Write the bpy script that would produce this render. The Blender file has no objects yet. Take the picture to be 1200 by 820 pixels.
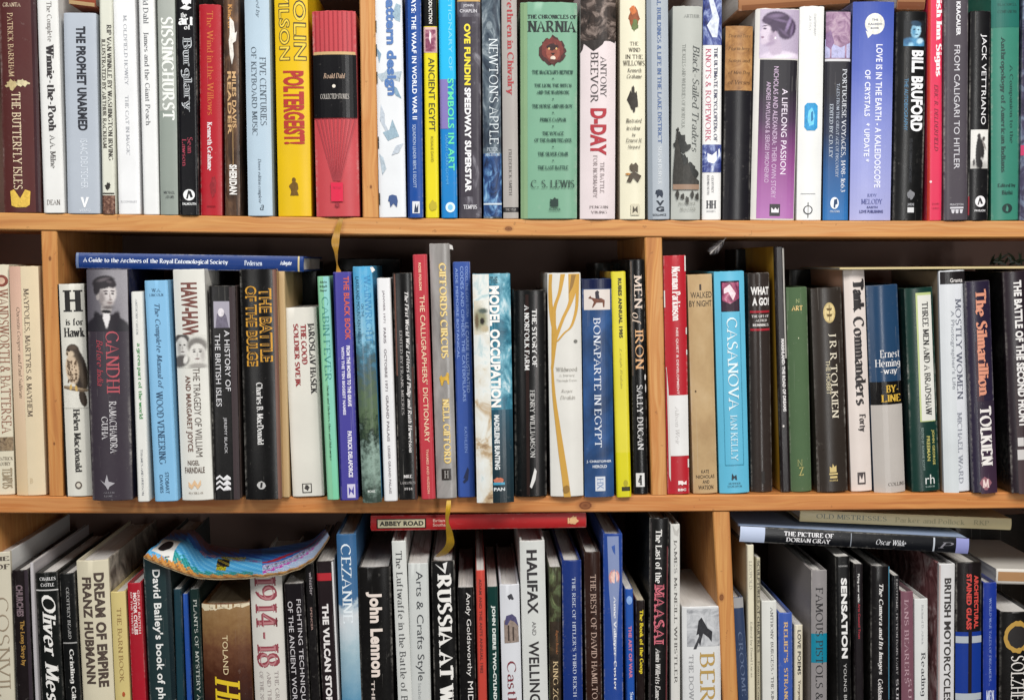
import bpy, bmesh, math, random
from mathutils import Vector, Matrix
random.seed(11)
R = math.radians
scene = bpy.context.scene
COL = scene.collection

# ------------------------------------------------------------------ camera
YAW, PITCH, ROLL, FOC = .03432, .07066, .00453, 1466.9
CAM = Vector((-.04463, -1.30, 1.24597))
_fw = Vector((math.sin(YAW)*math.cos(PITCH), math.cos(YAW)*math.cos(PITCH), -math.sin(PITCH)))
_r0 = Vector((math.cos(YAW), -math.sin(YAW), 0)); _u0 = _r0.cross(_fw)
_r = math.cos(ROLL)*_r0 + math.sin(ROLL)*_u0; _u = _r.cross(_fw)
cam_d = bpy.data.cameras.new("camera"); cam = bpy.data.objects.new("camera", cam_d); COL.objects.link(cam)
cam_d.sensor_width = 36; cam_d.lens = FOC/1200*36; cam_d.clip_start = .05; cam_d.clip_end = 60
m = Matrix((_r, _u, -_fw)).transposed().to_4x4(); m.translation = CAM
cam.matrix_world = m
scene.camera = cam

# ------------------------------------------------------------------ light
world = bpy.data.worlds.new("World"); scene.world = world; world.use_nodes = True
bg = world.node_tree.nodes["Background"]; bg.inputs[0].default_value = (.80, .92, 1, 1); bg.inputs[1].default_value = .065
def area(name, loc, aim, sx, sy, power, col):
    l = bpy.data.lights.new(name, 'AREA'); l.shape = 'RECTANGLE'; l.size = sx; l.size_y = sy; l.energy = power; l.color = col
    o = bpy.data.objects.new(name, l); COL.objects.link(o); o.location = loc
    o.rotation_euler = (Vector(aim)-Vector(loc)).to_track_quat('-Z', 'Y').to_euler()
    return o
area('window_light', (.75, -1.95, 3.2), (0, 0, 1.1), 1.4, .9, 84, (1, .97, .92))
area('room_light', (-1.1, -1.9, 3.05), (0, 0, 1.1), 1.2, .9, 37, (.96, .98, 1))
area('low_fill_light', (-1.25, -2.5, 1.04), (0, 0, 1.04), 1.1, .30, 6.5, (1, .98, .95))  # added low fill lamp, no window; brightens middle back and lying books
area('streak_fill_light', (.62, -1.75, 1.25), (0, 0, 1.05), .11, 1.3, 11, (.98, .97, .95))  # added narrow lamp, no window; makes vertical streaks on rounded spines
scene.view_settings.view_transform = 'Standard'; scene.view_settings.look = 'None'
scene.view_settings.exposure = 0.0; scene.view_settings.gamma = 1

# ------------------------------------------------------------------ projection helpers (photo measurements -> points on real planes)
def unp(u, v, y=0.0):
    d = _fw + _r*((u-600)/FOC) - _u*((v-410)/FOC)
    return CAM + d*((y-CAM.y)/d.y)
def unz(u, v, z):
    d = _fw + _r*((u-600)/FOC) - _u*((v-410)/FOC)
    return CAM + d*((z-CAM.z)/d.z)
TH = .01746
def z1(x): return 1.27197 + TH - .00246*x + .00837*x*x      # top of the upper shelf board
def z2(x): return .98254 + TH + .00239*x + .00692*x*x       # top of the middle shelf board
Z3 = .625
def z3(x): return Z3

# ------------------------------------------------------------------ materials
def lin(h):
    if not isinstance(h, str): return tuple(h)[:3]
    h = h.lstrip('#'); v = [int(h[i:i+2], 16)/255 for i in (0, 2, 4)]
    return tuple(c/12.92 if c <= .04045 else ((c+.055)/1.055)**2.4 for c in v)
class N:
    def __init__(s, name):
        s.m = bpy.data.materials.new(name); s.m.use_nodes = True; s.t = s.m.node_tree
        s.b = s.t.nodes["Principled BSDF"]
    def n(s, typ, **kw):
        x = s.t.nodes.new(typ)
        for k, v in kw.items():
            if k.startswith('i_'):
                key = k[2:]; key = int(key) if key.isdigit() else key.replace('_', ' ')
                x.inputs[key].default_value = v
            else: setattr(x, k, v)
        return x
    def l(s, a, b): s.t.links.new(a, b)
    def ramp(s, fac, stops, interp='LINEAR'):
        r = s.n('ShaderNodeValToRGB'); r.color_ramp.interpolation = interp
        e = r.color_ramp.elements
        while len(e) < len(stops): e.new(.5)
        for el, (p, c) in zip(e, stops): el.position = p; el.color = (*lin(c), 1)
        s.l(fac, r.inputs[0]); return r.outputs[0]
    def mix(s, fac, a, b, mode='MIX'):
        x = s.n('ShaderNodeMix', data_type='RGBA', blend_type=mode)
        for sock, v in ((x.inputs[0], fac), (x.inputs[6], a), (x.inputs[7], b)):
            if hasattr(v, 'links'): s.l(v, sock)
            elif isinstance(v, (int, float)): sock.default_value = v
            else: sock.default_value = (*v, 1)
        return x.outputs[2]
    def math(s, op, a, b=0.0, c=0.0):
        x = s.n('ShaderNodeMath', operation=op)
        for i, v in enumerate((a, b, c)):
            if hasattr(v, 'links'): s.l(v, x.inputs[i])
            else: x.inputs[i].default_value = v
        return x.outputs[0]
    def pos(s, jitter=True):
        tc = s.n('ShaderNodeTexCoord'); 
        if not jitter: return tc.outputs['Object']
        oi = s.n('ShaderNodeObjectInfo'); v = s.n('ShaderNodeVectorMath', operation='MULTIPLY_ADD')
        s.l(oi.outputs['Location'], v.inputs[0]); v.inputs[1].default_value = (7.3, 5.1, 9.7); s.l(tc.outputs['Object'], v.inputs[2])
        return v.outputs[0]
    def noise(s, vec, scale, detail=3, rough=.55, stretch=None, dist=0):
        if stretch:
            v = s.n('ShaderNodeVectorMath', operation='MULTIPLY'); s.l(vec, v.inputs[0]); v.inputs[1].default_value = stretch; vec = v.outputs[0]
        x = s.n('ShaderNodeTexNoise'); s.l(vec, x.inputs['Vector'])
        x.inputs['Scale'].default_value = scale; x.inputs['Detail'].default_value = detail; x.inputs['Roughness'].default_value = rough; x.inputs['Distortion'].default_value = dist
        return x.outputs['Fac']
    def bump(s, h, strength=.2, dist=.001):
        b = s.n('ShaderNodeBump'); b.inputs['Strength'].default_value = strength; b.inputs['Distance'].default_value = dist
        s.l(h, b.inputs['Height']); s.l(b.outputs[0], s.b.inputs['Normal'])
MC = {}
def finish_cover(k, base, gloss, wearcol, cloth=False, wear=1.0):
    p = k.pos()
    big = k.noise(p, 22, 4, .6); fine = k.noise(p, 420, 2, .6)
    c = k.mix(k.math('MULTIPLY', big, .20), base, (.012, .011, .010), 'MIX')
    hi = k.math('MULTIPLY', k.math('GREATER_THAN', k.noise(p, 160, 3, .7), .68), .05)
    c = k.mix(hi, c, wearcol)
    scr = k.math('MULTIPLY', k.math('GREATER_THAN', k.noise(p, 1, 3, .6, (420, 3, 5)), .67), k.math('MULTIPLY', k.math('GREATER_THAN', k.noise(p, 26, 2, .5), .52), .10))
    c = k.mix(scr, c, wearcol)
    at = k.n('ShaderNodeAttribute', attribute_name='wear')
    w = k.math('MULTIPLY', at.outputs['Fac'], k.math('MULTIPLY_ADD', k.noise(p, 210, 5, .75), 3.4, -1.35))
    wn = k.n('ShaderNodeClamp'); k.l(w, wn.inputs[0])
    gate = k.n('ShaderNodeMapRange'); k.l(k.noise(p, 17, 2, .5), gate.inputs[0]); gate.inputs[1].default_value = .42; gate.inputs[2].default_value = .70; gate.inputs[3].default_value = .12
    c = k.mix(k.math('MULTIPLY', k.math('MULTIPLY', wn.outputs[0], gate.outputs[0]), .5*wear), c, wearcol)
    k.l(c, k.b.inputs['Base Color'])
    if cloth:
        k.b.inputs['Roughness'].default_value = .85
        k.bump(k.noise(p, 1500, 1, .5), .35, .0006)
    else:
        ro = k.n('ShaderNodeMapRange'); k.l(big, ro.inputs[0]); ro.inputs[3].default_value = gloss-.04; ro.inputs[4].default_value = gloss+.08
        k.l(ro.outputs[0], k.b.inputs['Roughness'])
        k.bump(k.math('ADD', k.noise(p, 60, 3, .5, (1, 1, .35)), k.math('MULTIPLY', fine, .06)), .10, .0010)
    k.b.inputs['Specular IOR Level'].default_value = .33
    return k.m
def cover_mat(col, gloss=.36, cloth=False, wear=1.0):
    key = ('c', str(col), gloss, cloth, wear)
    if key not in MC:
        k = N('book_cover'); l = lin(col); lum = sum(l)/3
        l = tuple(max(x-.009, x*.3)*(.93 if lum > .7 else 1) for x in l)
        if lum < .03 and gloss > .3: gloss = .27
        wc = (.62, .58, .52) if lum < .35 else tuple(x*.62 for x in l)
        rgb = k.n('ShaderNodeRGB'); rgb.outputs[0].default_value = (*l, 1)
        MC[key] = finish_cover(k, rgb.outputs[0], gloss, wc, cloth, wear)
    return MC[key]
def grad_mat(stops, z0, z1_, gloss=.36, axis='Z', noise=.0, nscale=40):
    """printed colour gradient along the spine (object Z from z0 bottom to z1 top) or across it"""
    k = N('printed_gradient'); p = k.pos(False)
    sp = k.n('ShaderNodeSeparateXYZ'); k.l(p, sp.inputs[0])
    mr = k.n('ShaderNodeMapRange'); k.l(sp.outputs[axis], mr.inputs[0]); mr.inputs[1].default_value = z0; mr.inputs[2].default_value = z1_
    f = mr.outputs[0]
    if noise: f = k.math('ADD', f, k.math('MULTIPLY', k.math('SUBTRACT', k.noise(p, nscale, 5, .65), .5), noise))
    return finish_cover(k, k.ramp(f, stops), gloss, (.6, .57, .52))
def pic_mat(stops, scale=60, stretch=(1, 1, 1), dist=1.0, gloss=.34, detail=5, interp='LINEAR'):
    """a printed picture: mottled colours"""
    key = ('p', str(stops), scale, stretch, dist, gloss)
    if key not in MC:
        k = N('printed_picture'); p = k.pos()
        f = k.noise(p, scale, detail, .62, stretch, dist)
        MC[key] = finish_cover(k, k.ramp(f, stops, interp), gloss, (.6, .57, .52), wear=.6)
    return MC[key]
def ink(col, rough=.5):
    key = ('i', str(col), rough)
    if key not in MC:
        k = N('ink'); l = (.72, .50, .20) if str(col).startswith('gold') else lin(col)
        p = k.pos(); f = k.noise(p, 260, 3, .7)
        k.l(k.mix(k.math('MULTIPLY', f, .35), l, tuple(x*.72+.03 for x in l)), k.b.inputs['Base Color']); k.b.inputs['Roughness'].default_value = rough
        k.b.inputs['Specular IOR Level'].default_value = .35
        MC[key] = k.m
    return MC[key]
def pict_ink(col):
    key = ('pi', str(col))
    if key not in MC:
        k = N('picture_ink'); l = lin(col); p = k.pos()
        f = k.noise(p, 330, 5, .75, (1, 1, .7), .6)
        c = k.ramp(f, [(.28, tuple(x*.62 for x in l)), (.5, l), (.72, tuple(min(1, x*1.22+.01) for x in l))])
        k.l(c, k.b.inputs['Base Color']); k.b.inputs['Roughness'].default_value = .45; k.b.inputs['Specular IOR Level'].default_value = .35
        MC[key] = k.m
    return MC[key]
def page_mat(tone=0):
    key = ('pg', tone)
    if key not in MC:
        k = N('page_edges'); p = k.pos()
        f = k.noise(p, 1, 2, .7, (1500, 6, 6)); g = k.noise(p, 30, 4, .6); h = k.noise(p, 1, 2, .6, (260, 3, 3))
        a, b = [((.78, .76, .73), (.50, .47, .44)), ((.74, .66, .50), (.45, .37, .25)), ((.58, .46, .30), (.33, .24, .14))][tone]
        c = k.mix(f, b, a); c = k.mix(k.math('MULTIPLY', h, .45), c, b); c = k.mix(k.math('MULTIPLY', g, .35), c, b)
        k.l(c, k.b.inputs['Base Color']); k.b.inputs['Roughness'].default_value = .9
        k.bump(f, .5, .0006)
        MC[key] = k.m
    return MC[key]
def wood_mat(axis, knots=(), tint=(1, 1, 1), dark=0):
    k = N('pine_wood'); p = k.pos(False)
    st = {'X': (1.6, 28, 55), 'Z': (55, 28, 1.6)}[axis]
    wobble = k.noise(p, 5, 3, .5, {'X': (1, 3, 3), 'Z': (3, 3, 1)}[axis])
    ad = k.n('ShaderNodeVectorMath', operation='ADD'); k.l(p, ad.inputs[0])
    cv = k.n('ShaderNodeCombineXYZ'); wv = k.math('MULTIPLY', wobble, .03)
    for i in ((1, 2) if axis == 'X' else (0, 1)): k.l(wv, cv.inputs[i])
    k.l(cv.outputs[0], ad.inputs[1]); q = ad.outputs[0]
    fine = k.noise(q, 4, 4, .65, st); broad = k.noise(q, 1.3, 3, .6, st); patch = k.noise(p, 6, 4, .6)
    c = k.ramp(broad, [(.30, '#b0703a'), (.40, '#dcae70'), (.47, '#c58746'), (.53, '#dba964'), (.60, '#c98f4f'), (.72, '#935a2c')])
    c = k.mix(k.math('MULTIPLY', k.math('SUBTRACT', 1, fine), .8), c, lin('#9a5f32'))
    c = k.mix(k.math('MULTIPLY', patch, .5), c, lin('#c08250'))
    # dirt, dents
    c = k.mix(k.math('MULTIPLY', k.math('GREATER_THAN', k.noise(p, 90, 3, .7), .67), .35), c, lin('#6b4526'))
    for (kx, ky, kz, r) in knots:
        v = k.n('ShaderNodeVectorMath', operation='SUBTRACT'); k.l(p, v.inputs[0]); v.inputs[1].default_value = (kx, ky, kz)
        s2 = k.n('ShaderNodeVectorMath', operation='MULTIPLY'); k.l(v.outputs[0], s2.inputs[0]); s2.inputs[1].default_value = (.62, .5, 1) if axis == 'X' else (1, .5, .62)
        ln = k.n('ShaderNodeVectorMath', operation='LENGTH'); k.l(s2.outputs[0], ln.inputs[0])
        d = k.math('DIVIDE', k.math('ADD', ln.outputs['Value'], k.math('MULTIPLY', k.math('SUBTRACT', fine, .5), r*.5)), r)
        ring = k.ramp(d, [(0, (1, 1, 1)), (.35, (.75, .75, .75)), (.5, (1, 1, 1)), (.62, (.35, .35, .35)), (1, (0, 0, 0))])
        c = k.mix(ring, c, lin('#6a3a1c'))
    if tint != (1, 1, 1): c = k.mix(1.0, c, tint, 'MULTIPLY')
    k.l(c, k.b.inputs['Base Color']); k.b.inputs['Roughness'].default_value = .5
    k.b.inputs['Specular IOR Level'].default_value = .35
    k.bump(fine, .25, .0012)
    return k.m
def plain(name, col, rough=.7, nz=.25, scale=60):
    k = N(name); p = k.pos(); l = lin(col)
    k.l(k.mix(k.math('MULTIPLY', k.noise(p, scale, 4, .6), nz*2), l, tuple(x*.45 for x in l)), k.b.inputs['Base Color'])
    k.b.inputs['Roughness'].default_value = rough
    k.bump(k.noise(p, scale*6, 3, .6), .2, .001)
    return k.m

# ------------------------------------------------------------------ objects
def mesh_obj(name, me, mats, parent=None, smooth=None):
    for mt in (mats if isinstance(mats, (list, tuple)) else [mats]): me.materials.append(mt)
    o = bpy.data.objects.new(name, me); COL.objects.link(o)
    if parent: o.parent = parent
    if smooth is not None:
        me.shade_smooth(); me.set_sharp_from_angle(angle=R(smooth))
    return o
def from_bm(name, bm, mats, parent=None, smooth=None):
    me = bpy.data.meshes.new(name); bm.normal_update(); bm.to_mesh(me); bm.free()
    return mesh_obj(name, me, mats, parent, smooth)
def thing(name, label, cat, group=None, loc=(0, 0, 0), rot=(0, 0, 0)):
    o = bpy.data.objects.new(name, None); COL.objects.link(o); o.location = loc; o.rotation_euler = rot; o.empty_display_size = .02
    o['label'] = label; o['category'] = cat
    if group: o['group'] = group
    return o
def add_box(bm, lo, hi, mi=0):
    vs = [bm.verts.new((x, y, z)) for z in (lo[2], hi[2]) for y in (lo[1], hi[1]) for x in (lo[0], hi[0])]
    fs = []
    for f in ((0, 2, 3, 1), (4, 5, 7, 6), (0, 1, 5, 4), (2, 6, 7, 3), (0, 4, 6, 2), (1, 3, 7, 5)):
        fc = bm.faces.new([vs[i] for i in f]); fc.material_index = mi; fs.append(fc)
    return vs, fs

# ------------------------------------------------------------------ lettering
GL = {
'A': "0,0 .36,1 .72,0;.13,.36 .59,.36", 'B': ".1,0 .1,1;.1,1 (.3,.76,.24,.24,90,-90) .1,.52;.1,.52 (.33,.26,.28,.26,90,-90) .1,0",
'C': "(.44,.5,.42,.5,42,318)", 'D': ".1,0 .1,1;.1,1 (.3,.5,.44,.5,90,-90) .1,0",
'E': ".1,0 .1,1;.1,1 .56,1;.1,.52 .46,.52;.1,0 .6,0;.55,1 .55,.84;.59,0 .59,.17", 'F': ".1,0 .1,1;.1,1 .56,1;.1,.52 .46,.52;.55,1 .55,.84",
'G': "(.44,.5,.42,.5,42,330);.8,.45 .8,.12", 'H': ".1,0 .1,1;.66,0 .66,1;.1,.52 .66,.52", 'I': ".1,0 .1,1", 'J': ".3,1 .3,.1 (.12,.1,.18,.25,0,-100)",
'K': ".1,0 .1,1;.62,1 .12,.45;.28,.6 .68,0", 'L': ".1,0 .1,1;.1,0 .58,0;.57,0 .57,.17", 'M': ".1,0 .12,1;.12,1 .45,.1;.45,.1 .8,1;.8,1 .84,0",
'N': ".1,0 .1,1;.1,1 .7,0;.7,0 .7,1", 'O': "(.46,.5,.44,.5,0,360)", 'P': ".1,0 .1,1;.1,1 (.3,.74,.26,.26,90,-90) .1,.48", 'Q': "(.46,.5,.44,.5,0,360);.5,.1 .85,-.15",
'R': ".1,0 .1,1;.1,1 (.3,.74,.26,.26,90,-90) .1,.48;.3,.48 .7,0", 'S': "(.3,.76,.23,.24,30,230) (.3,.25,.26,.25,50,-150)",
'T': ".36,0 .36,1;.02,1 .7,1;.03,1 .03,.84;.69,1 .69,.84", 'U': ".1,1 .1,.3 (.37,.3,.27,.3,180,360) .64,1", 'V': "0,1 .34,0;.34,0 .7,1", 'W': "0,1 .27,0;.27,0 .5,1;.5,1 .76,0;.76,0 1.02,1",
'X': "0,1 .66,0;.62,1 .02,0", 'Y': "0,1 .34,.48;.68,1 .34,.48;.34,.5 .34,0", 'Z': ".04,1 .6,1;.6,1 .02,0;.02,0 .62,0;.05,1 .05,.84;.61,0 .61,.17",
'a': ".06,.52 (.25,.46,.19,.2,150,0) .44,.0;.44,.38 (.24,.2,.2,.18,70,300) .44,.14", 'b': ".08,1 .08,0;(.28,.33,.24,.33,140,-140)", 'c': "(.28,.33,.26,.33,45,315)",
'd': ".5,1 .5,0;(.3,.33,.25,.33,40,320)", 'e': ".06,.36 .5,.36;(.28,.33,.25,.33,8,310)", 'f': "(.28,.85,.12,.15,40,180) .16,0;.02,.66 .34,.66",
'g': "(.27,.4,.22,.26,0,360);.48,.62 .48,-.05 (.27,-.08,.21,.2,0,-150)", 'h': ".08,1 .08,0;.08,.4 (.28,.4,.2,.26,160,0) .48,0", 'i': ".1,.66 .1,0;.1,.95 .1,.81",
'j': ".14,.66 .14,-.1 (0,-.1,.14,.18,0,-100);.14,.95 .14,.81", 'k': ".08,1 .08,0;.42,.66 .1,.28;.2,.38 .48,0", 'l': ".1,1 .1,0",
'm': ".08,.66 .08,0;.08,.42 (.25,.42,.17,.24,160,0) .42,0;.42,.42 (.59,.42,.17,.24,160,0) .76,0", 'n': ".08,.66 .08,0;.08,.4 (.28,.4,.2,.26,160,0) .48,0",
'o': "(.28,.33,.26,.33,0,360)", 'p': ".08,.66 .08,-.3;(.28,.33,.24,.33,140,-140)", 'q': ".5,.66 .5,-.3;(.3,.33,.25,.33,40,320)", 'r': ".08,.66 .08,0;.08,.4 (.26,.42,.18,.24,160,50)",
's': "(.2,.49,.16,.17,30,230) (.2,.17,.18,.17,50,-150)", 't': ".16,.86 .16,.14 (.28,.14,.12,.14,180,300);.02,.66 .34,.66", 'u': ".08,.66 .08,.22 (.27,.22,.19,.22,180,360);.46,.66 .46,0",
'v': "0,.66 .23,0;.23,0 .48,.66", 'w': "0,.66 .18,0;.18,0 .36,.62;.36,.62 .54,0;.54,0 .72,.66", 'x': "0,.66 .44,0;.42,.66 .02,0", 'y': "0,.66 .24,0;.48,.66 .18,-.2 .04,-.28", 'z': ".03,.66 .4,.66;.4,.66 .02,0;.02,0 .42,0",
'0': "(.28,.5,.26,.5,0,360)", '1': ".25,0 .25,1;.25,1 .08,.84", '2': "(.28,.72,.24,.28,160,-40) .03,.02;.03,.02 .55,.02", '3': "(.26,.75,.2,.25,140,-90);(.27,.27,.25,.27,90,-140)", '4': ".42,0 .42,1;.42,1 .02,.3;.02,.3 .58,.3",
'5': ".5,1 .12,1;.12,1 .1,.55;.1,.55 (.26,.3,.26,.3,110,-140)", '6': "(.28,.3,.25,.3,0,360);.03,.35 (.49,.4,.46,.6,170,100)", '7': ".02,1 .54,1;.54,1 .2,0", '8': "(.28,.75,.2,.25,0,360);(.28,.26,.25,.26,0,360)", '9': "(.28,.7,.25,.3,0,360);(.07,.6,.46,.6,10,-70)",
'&': ".72,0 .22,.62 (.34,.8,.14,.2,200,-50) .2,.48 (.28,.23,.25,.23,110,330) .66,.42", '.': ".08,0 .08,.13", ',': ".1,.1 .04,-.15", "'": ".06,1 .06,.76", '-': ".05,.36 .34,.36", '!': ".1,1 .1,.3;.1,.13 .1,0", ':': ".08,0 .08,.13;.08,.5 .08,.63", '*': ".1,.3 .1,.6;0,.36 .2,.54;0,.54 .2,.36", '?': "(.2,.78,.2,.22,170,-60) .2,.3;.2,.13 .2,0"}
GP = {}
def glyph(ch):
    if ch in GP: return GP[ch]
    out = []
    for st in GL.get(ch, '').split(';'):
        pts = []; arc = False
        for tok in st.split():
            v = [float(x) for x in tok.strip('()').split(',')]
            if len(v) == 2: pts.append((v[0], v[1]))
            else:
                arc = True; n = max(4, int(abs(v[5]-v[4])/30))
                for i in range(n+1):
                    t = R(v[4]+(v[5]-v[4])*i/n); pts.append((v[0]+v[2]*math.cos(t), v[1]+v[3]*math.sin(t)))
        if pts: out.append(pts)
    GP[ch] = (out, max([p[0] for s in out for p in s], default=.22))
    return GP[ch]
def serif_text(s, weight=.15, slant=0.0, serif=True):
    """list of quads (each 4 points x,y) and layer numbers"""
    quads = []; x0 = 0; phi = R(18)
    for ch in s:
        if ch == ' ': x0 += .36; continue
        strokes, adv = glyph(ch)
        for si, pts in enumerate(strokes):
            n = len(pts); L = []; Rr = []
            for i, (px, py) in enumerate(pts):
                a = pts[max(i-1, 0)]; b = pts[min(i+1, n-1)]
                dx, dy = b[0]-a[0], b[1]-a[1]; l = math.hypot(dx, dy) or 1
                th = math.atan2(dy, dx)
                w = max(weight*abs(math.sin(th-phi)), weight*.30, .045)/2
                if ch in "-.:!": w = max(w, weight*(.2 if ch == '-' else .45))
                nx, ny = -dy/l*w, dx/l*w
                L.append((px+nx, py+ny)); Rr.append((px-nx, py-ny))
            for i in range(n-1): quads.append(([(x0+q[0], q[1]) for q in (Rr[i], Rr[i+1], L[i+1], L[i])], si % 4))
            if serif and ch not in "-.,':!&*?":
                for e, f in ((pts[0], pts[1]), (pts[-1], pts[-2])):
                    if abs(f[0]-e[0]) < .8*abs(f[1]-e[1]) and any(abs(e[1]-q) < .005 for q in (0, .66, 1, -.3)) and abs(e[1]-f[1]) > .3:
                        if (e[1] == 0 and ch in 'VWvw') or (e[1] == 1 and ch in 'A'): continue
                        h = weight*.5+.085; t = .05 + weight*.06; sg = 1 if f[1] > e[1] else -1
                        ya, yb = sorted((e[1], e[1]+sg*t))
                        lo = -h if not (ch.islower() and e[1] > .5) else -h
                        hi = h if not (ch.islower() and e[1] > .5 and ch not in 'vwxy') else weight*.4
                        quads.append(([(x0+e[0]+lo, ya), (x0+e[0]+hi, ya), (x0+e[0]+hi, yb), (x0+e[0]+lo, yb)], 3))
        x0 += adv + .17 + weight*.25
    if slant: quads = [([(x+y*slant, y) for x, y in q], k) for q, k in quads]
    return quads
TXC = {}
_tcol = bpy.data.collections.new("tmp_text"); COL.children.link(_tcol)
def sans_text(s, bold):
    """polygons of the built-in sans face"""
    key = (s, bold)
    if key in TXC: return TXC[key]
    cu = bpy.data.curves.new('tmp', 'FONT'); cu.body = s; cu.resolution_u = 3; cu.offset = bold; cu.space_character = 1.05 if bold else 1.0
    o = bpy.data.objects.new('tmp', cu); _tcol.objects.link(o)
    dg = bpy.context.evaluated_depsgraph_get(); me = bpy.data.meshes.new_from_object(o.evaluated_get(dg))
    v = [(p.co.x, p.co.y) for p in me.vertices]; polys = [[v[i] for i in f.vertices] for f in me.polygons]
    bpy.data.objects.remove(o); bpy.data.curves.remove(cu); bpy.data.meshes.remove(me)
    TXC[key] = [(q, 0) for q in polys]
    return TXC[key]
def lettering(s, font):
    if font == 's': return sans_text(s, 0)
    if font == 'S': return sans_text(s, .022)
    if font == 'X': return sans_text(s, .045)
    w, sl = {'r': (.15, 0), 'l': (.10, 0), 'b': (.24, 0), 'B': (.30, 0), 'i': (.14, .25), 'I': (.22, .25)}[font]
    return serif_text(s, w, sl)

# ------------------------------------------------------------------ item constructors
def T(s, u0, u1, y0, y1, c, f='r', o='d', name='title'): return ('T', s, u0, u1, y0, y1, c, f, o, name)
def A(s, u0, u1, y0, y1, c, f='r', o='d'): return T(s, u0, u1, y0, y1, c, f, o, 'author_name')
def PB(s, u0, u1, y0, y1, c, f='s', o='h'): return T(s, u0, u1, y0, y1, c, f, o, 'publisher_mark')
def Q(u0, u1, y0, y1, c, name='colour_band'): return ('R', u0, u1, y0, y1, c, name)
def P(pts, c, name='spine_picture'): return ('P', pts, c, name)
def E(u, y, ru, ry, c, name='spine_picture', n=20, jag=0):
    rnd = random.Random(int(y*10))
    return ('P', [(u+ru*math.cos(2*math.pi*i/n)*(1+jag*rnd.uniform(-1, 1)), y+ry*math.sin(2*math.pi*i/n)*(1+jag*rnd.uniform(-1, 1))) for i in range(n)], c, name)
def branch(pts, c):
    """a printed winding branch: (u, y, half width in u) along its middle line"""
    fine = []
    for k in range(len(pts)-1):
        g = lambda i: pts[max(0, min(len(pts)-1, i))]
        for q in range(5):
            t = q/5
            fine.append([.5*((2*g(k)[a])+(-g(k-1)[a]+g(k+1)[a])*t+(2*g(k-1)[a]-5*g(k)[a]+4*g(k+1)[a]-g(k+2)[a])*t*t+(-g(k-1)[a]+3*g(k)[a]-3*g(k+1)[a]+g(k+2)[a])*t**3) for a in range(3)])
    fine.append(list(pts[-1]))
    return ('P', [(u-h, y) for u, y, h in fine]+[(u+h, y) for u, y, h in fine[::-1]], c, 'branches')
def boxed(pts, u0, u1, y0, y1): return [(u0+(u1-u0)*a, y0+(y1-y0)*b) for a, b in pts]

def tonal(W, Hh, bg, layers, grain=.10, seed=1):
    """a printed halftone picture: soft overlapping ellipses (x, y, rx, ry, turn, colour, softness) in picture units"""
    L = []
    for x, y, rx, ry, tn, c, so in layers: L.append((x, y, rx, ry, math.cos(R(tn)), math.sin(R(tn)), lin(c), so))
    b0, b1 = lin(bg[0]), lin(bg[1]); rnd = random.Random(seed); ph = [rnd.uniform(0, 6) for _ in range(6)]
    def f(a, b):
        px, py = a*W, b*Hh
        px += .35*math.sin(py*1.7+ph[0])*.5; py += .3*math.sin(px*1.9+ph[1])*.5
        c = [u+(v-u)*a for u, v in zip(b0, b1)]
        for x, y, rx, ry, cs, sn, col, so in L:
            dx, dy = px-x, py-y
            q = math.hypot((dx*cs+dy*sn)/rx, (-dx*sn+dy*cs)/ry)
            if q >= 1+so: continue
            t = 1 if q <= 1-so else (1+so-q)/(2*so); t = t*t*(3-2*t)
            c = [u+(v-u)*t for u, v in zip(c, col)]
        g = 1+grain*(rnd.random()*2-1)
        return [min(1, max(0, u*g)) for u in c]
    return f
def I(u0, u1, y0, y1, nx, nz, f, name='spine_picture'): return ('I', u0, u1, y0, y1, nx, nz, f, name)
PRINT = N('halftone_print')
_at = PRINT.n('ShaderNodeAttribute', attribute_name='print'); PRINT.l(_at.outputs['Color'], PRINT.b.inputs['Base Color']); PRINT.b.inputs['Roughness'].default_value = .38; PRINT.b.inputs['Specular IOR Level'].default_value = .33
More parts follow.
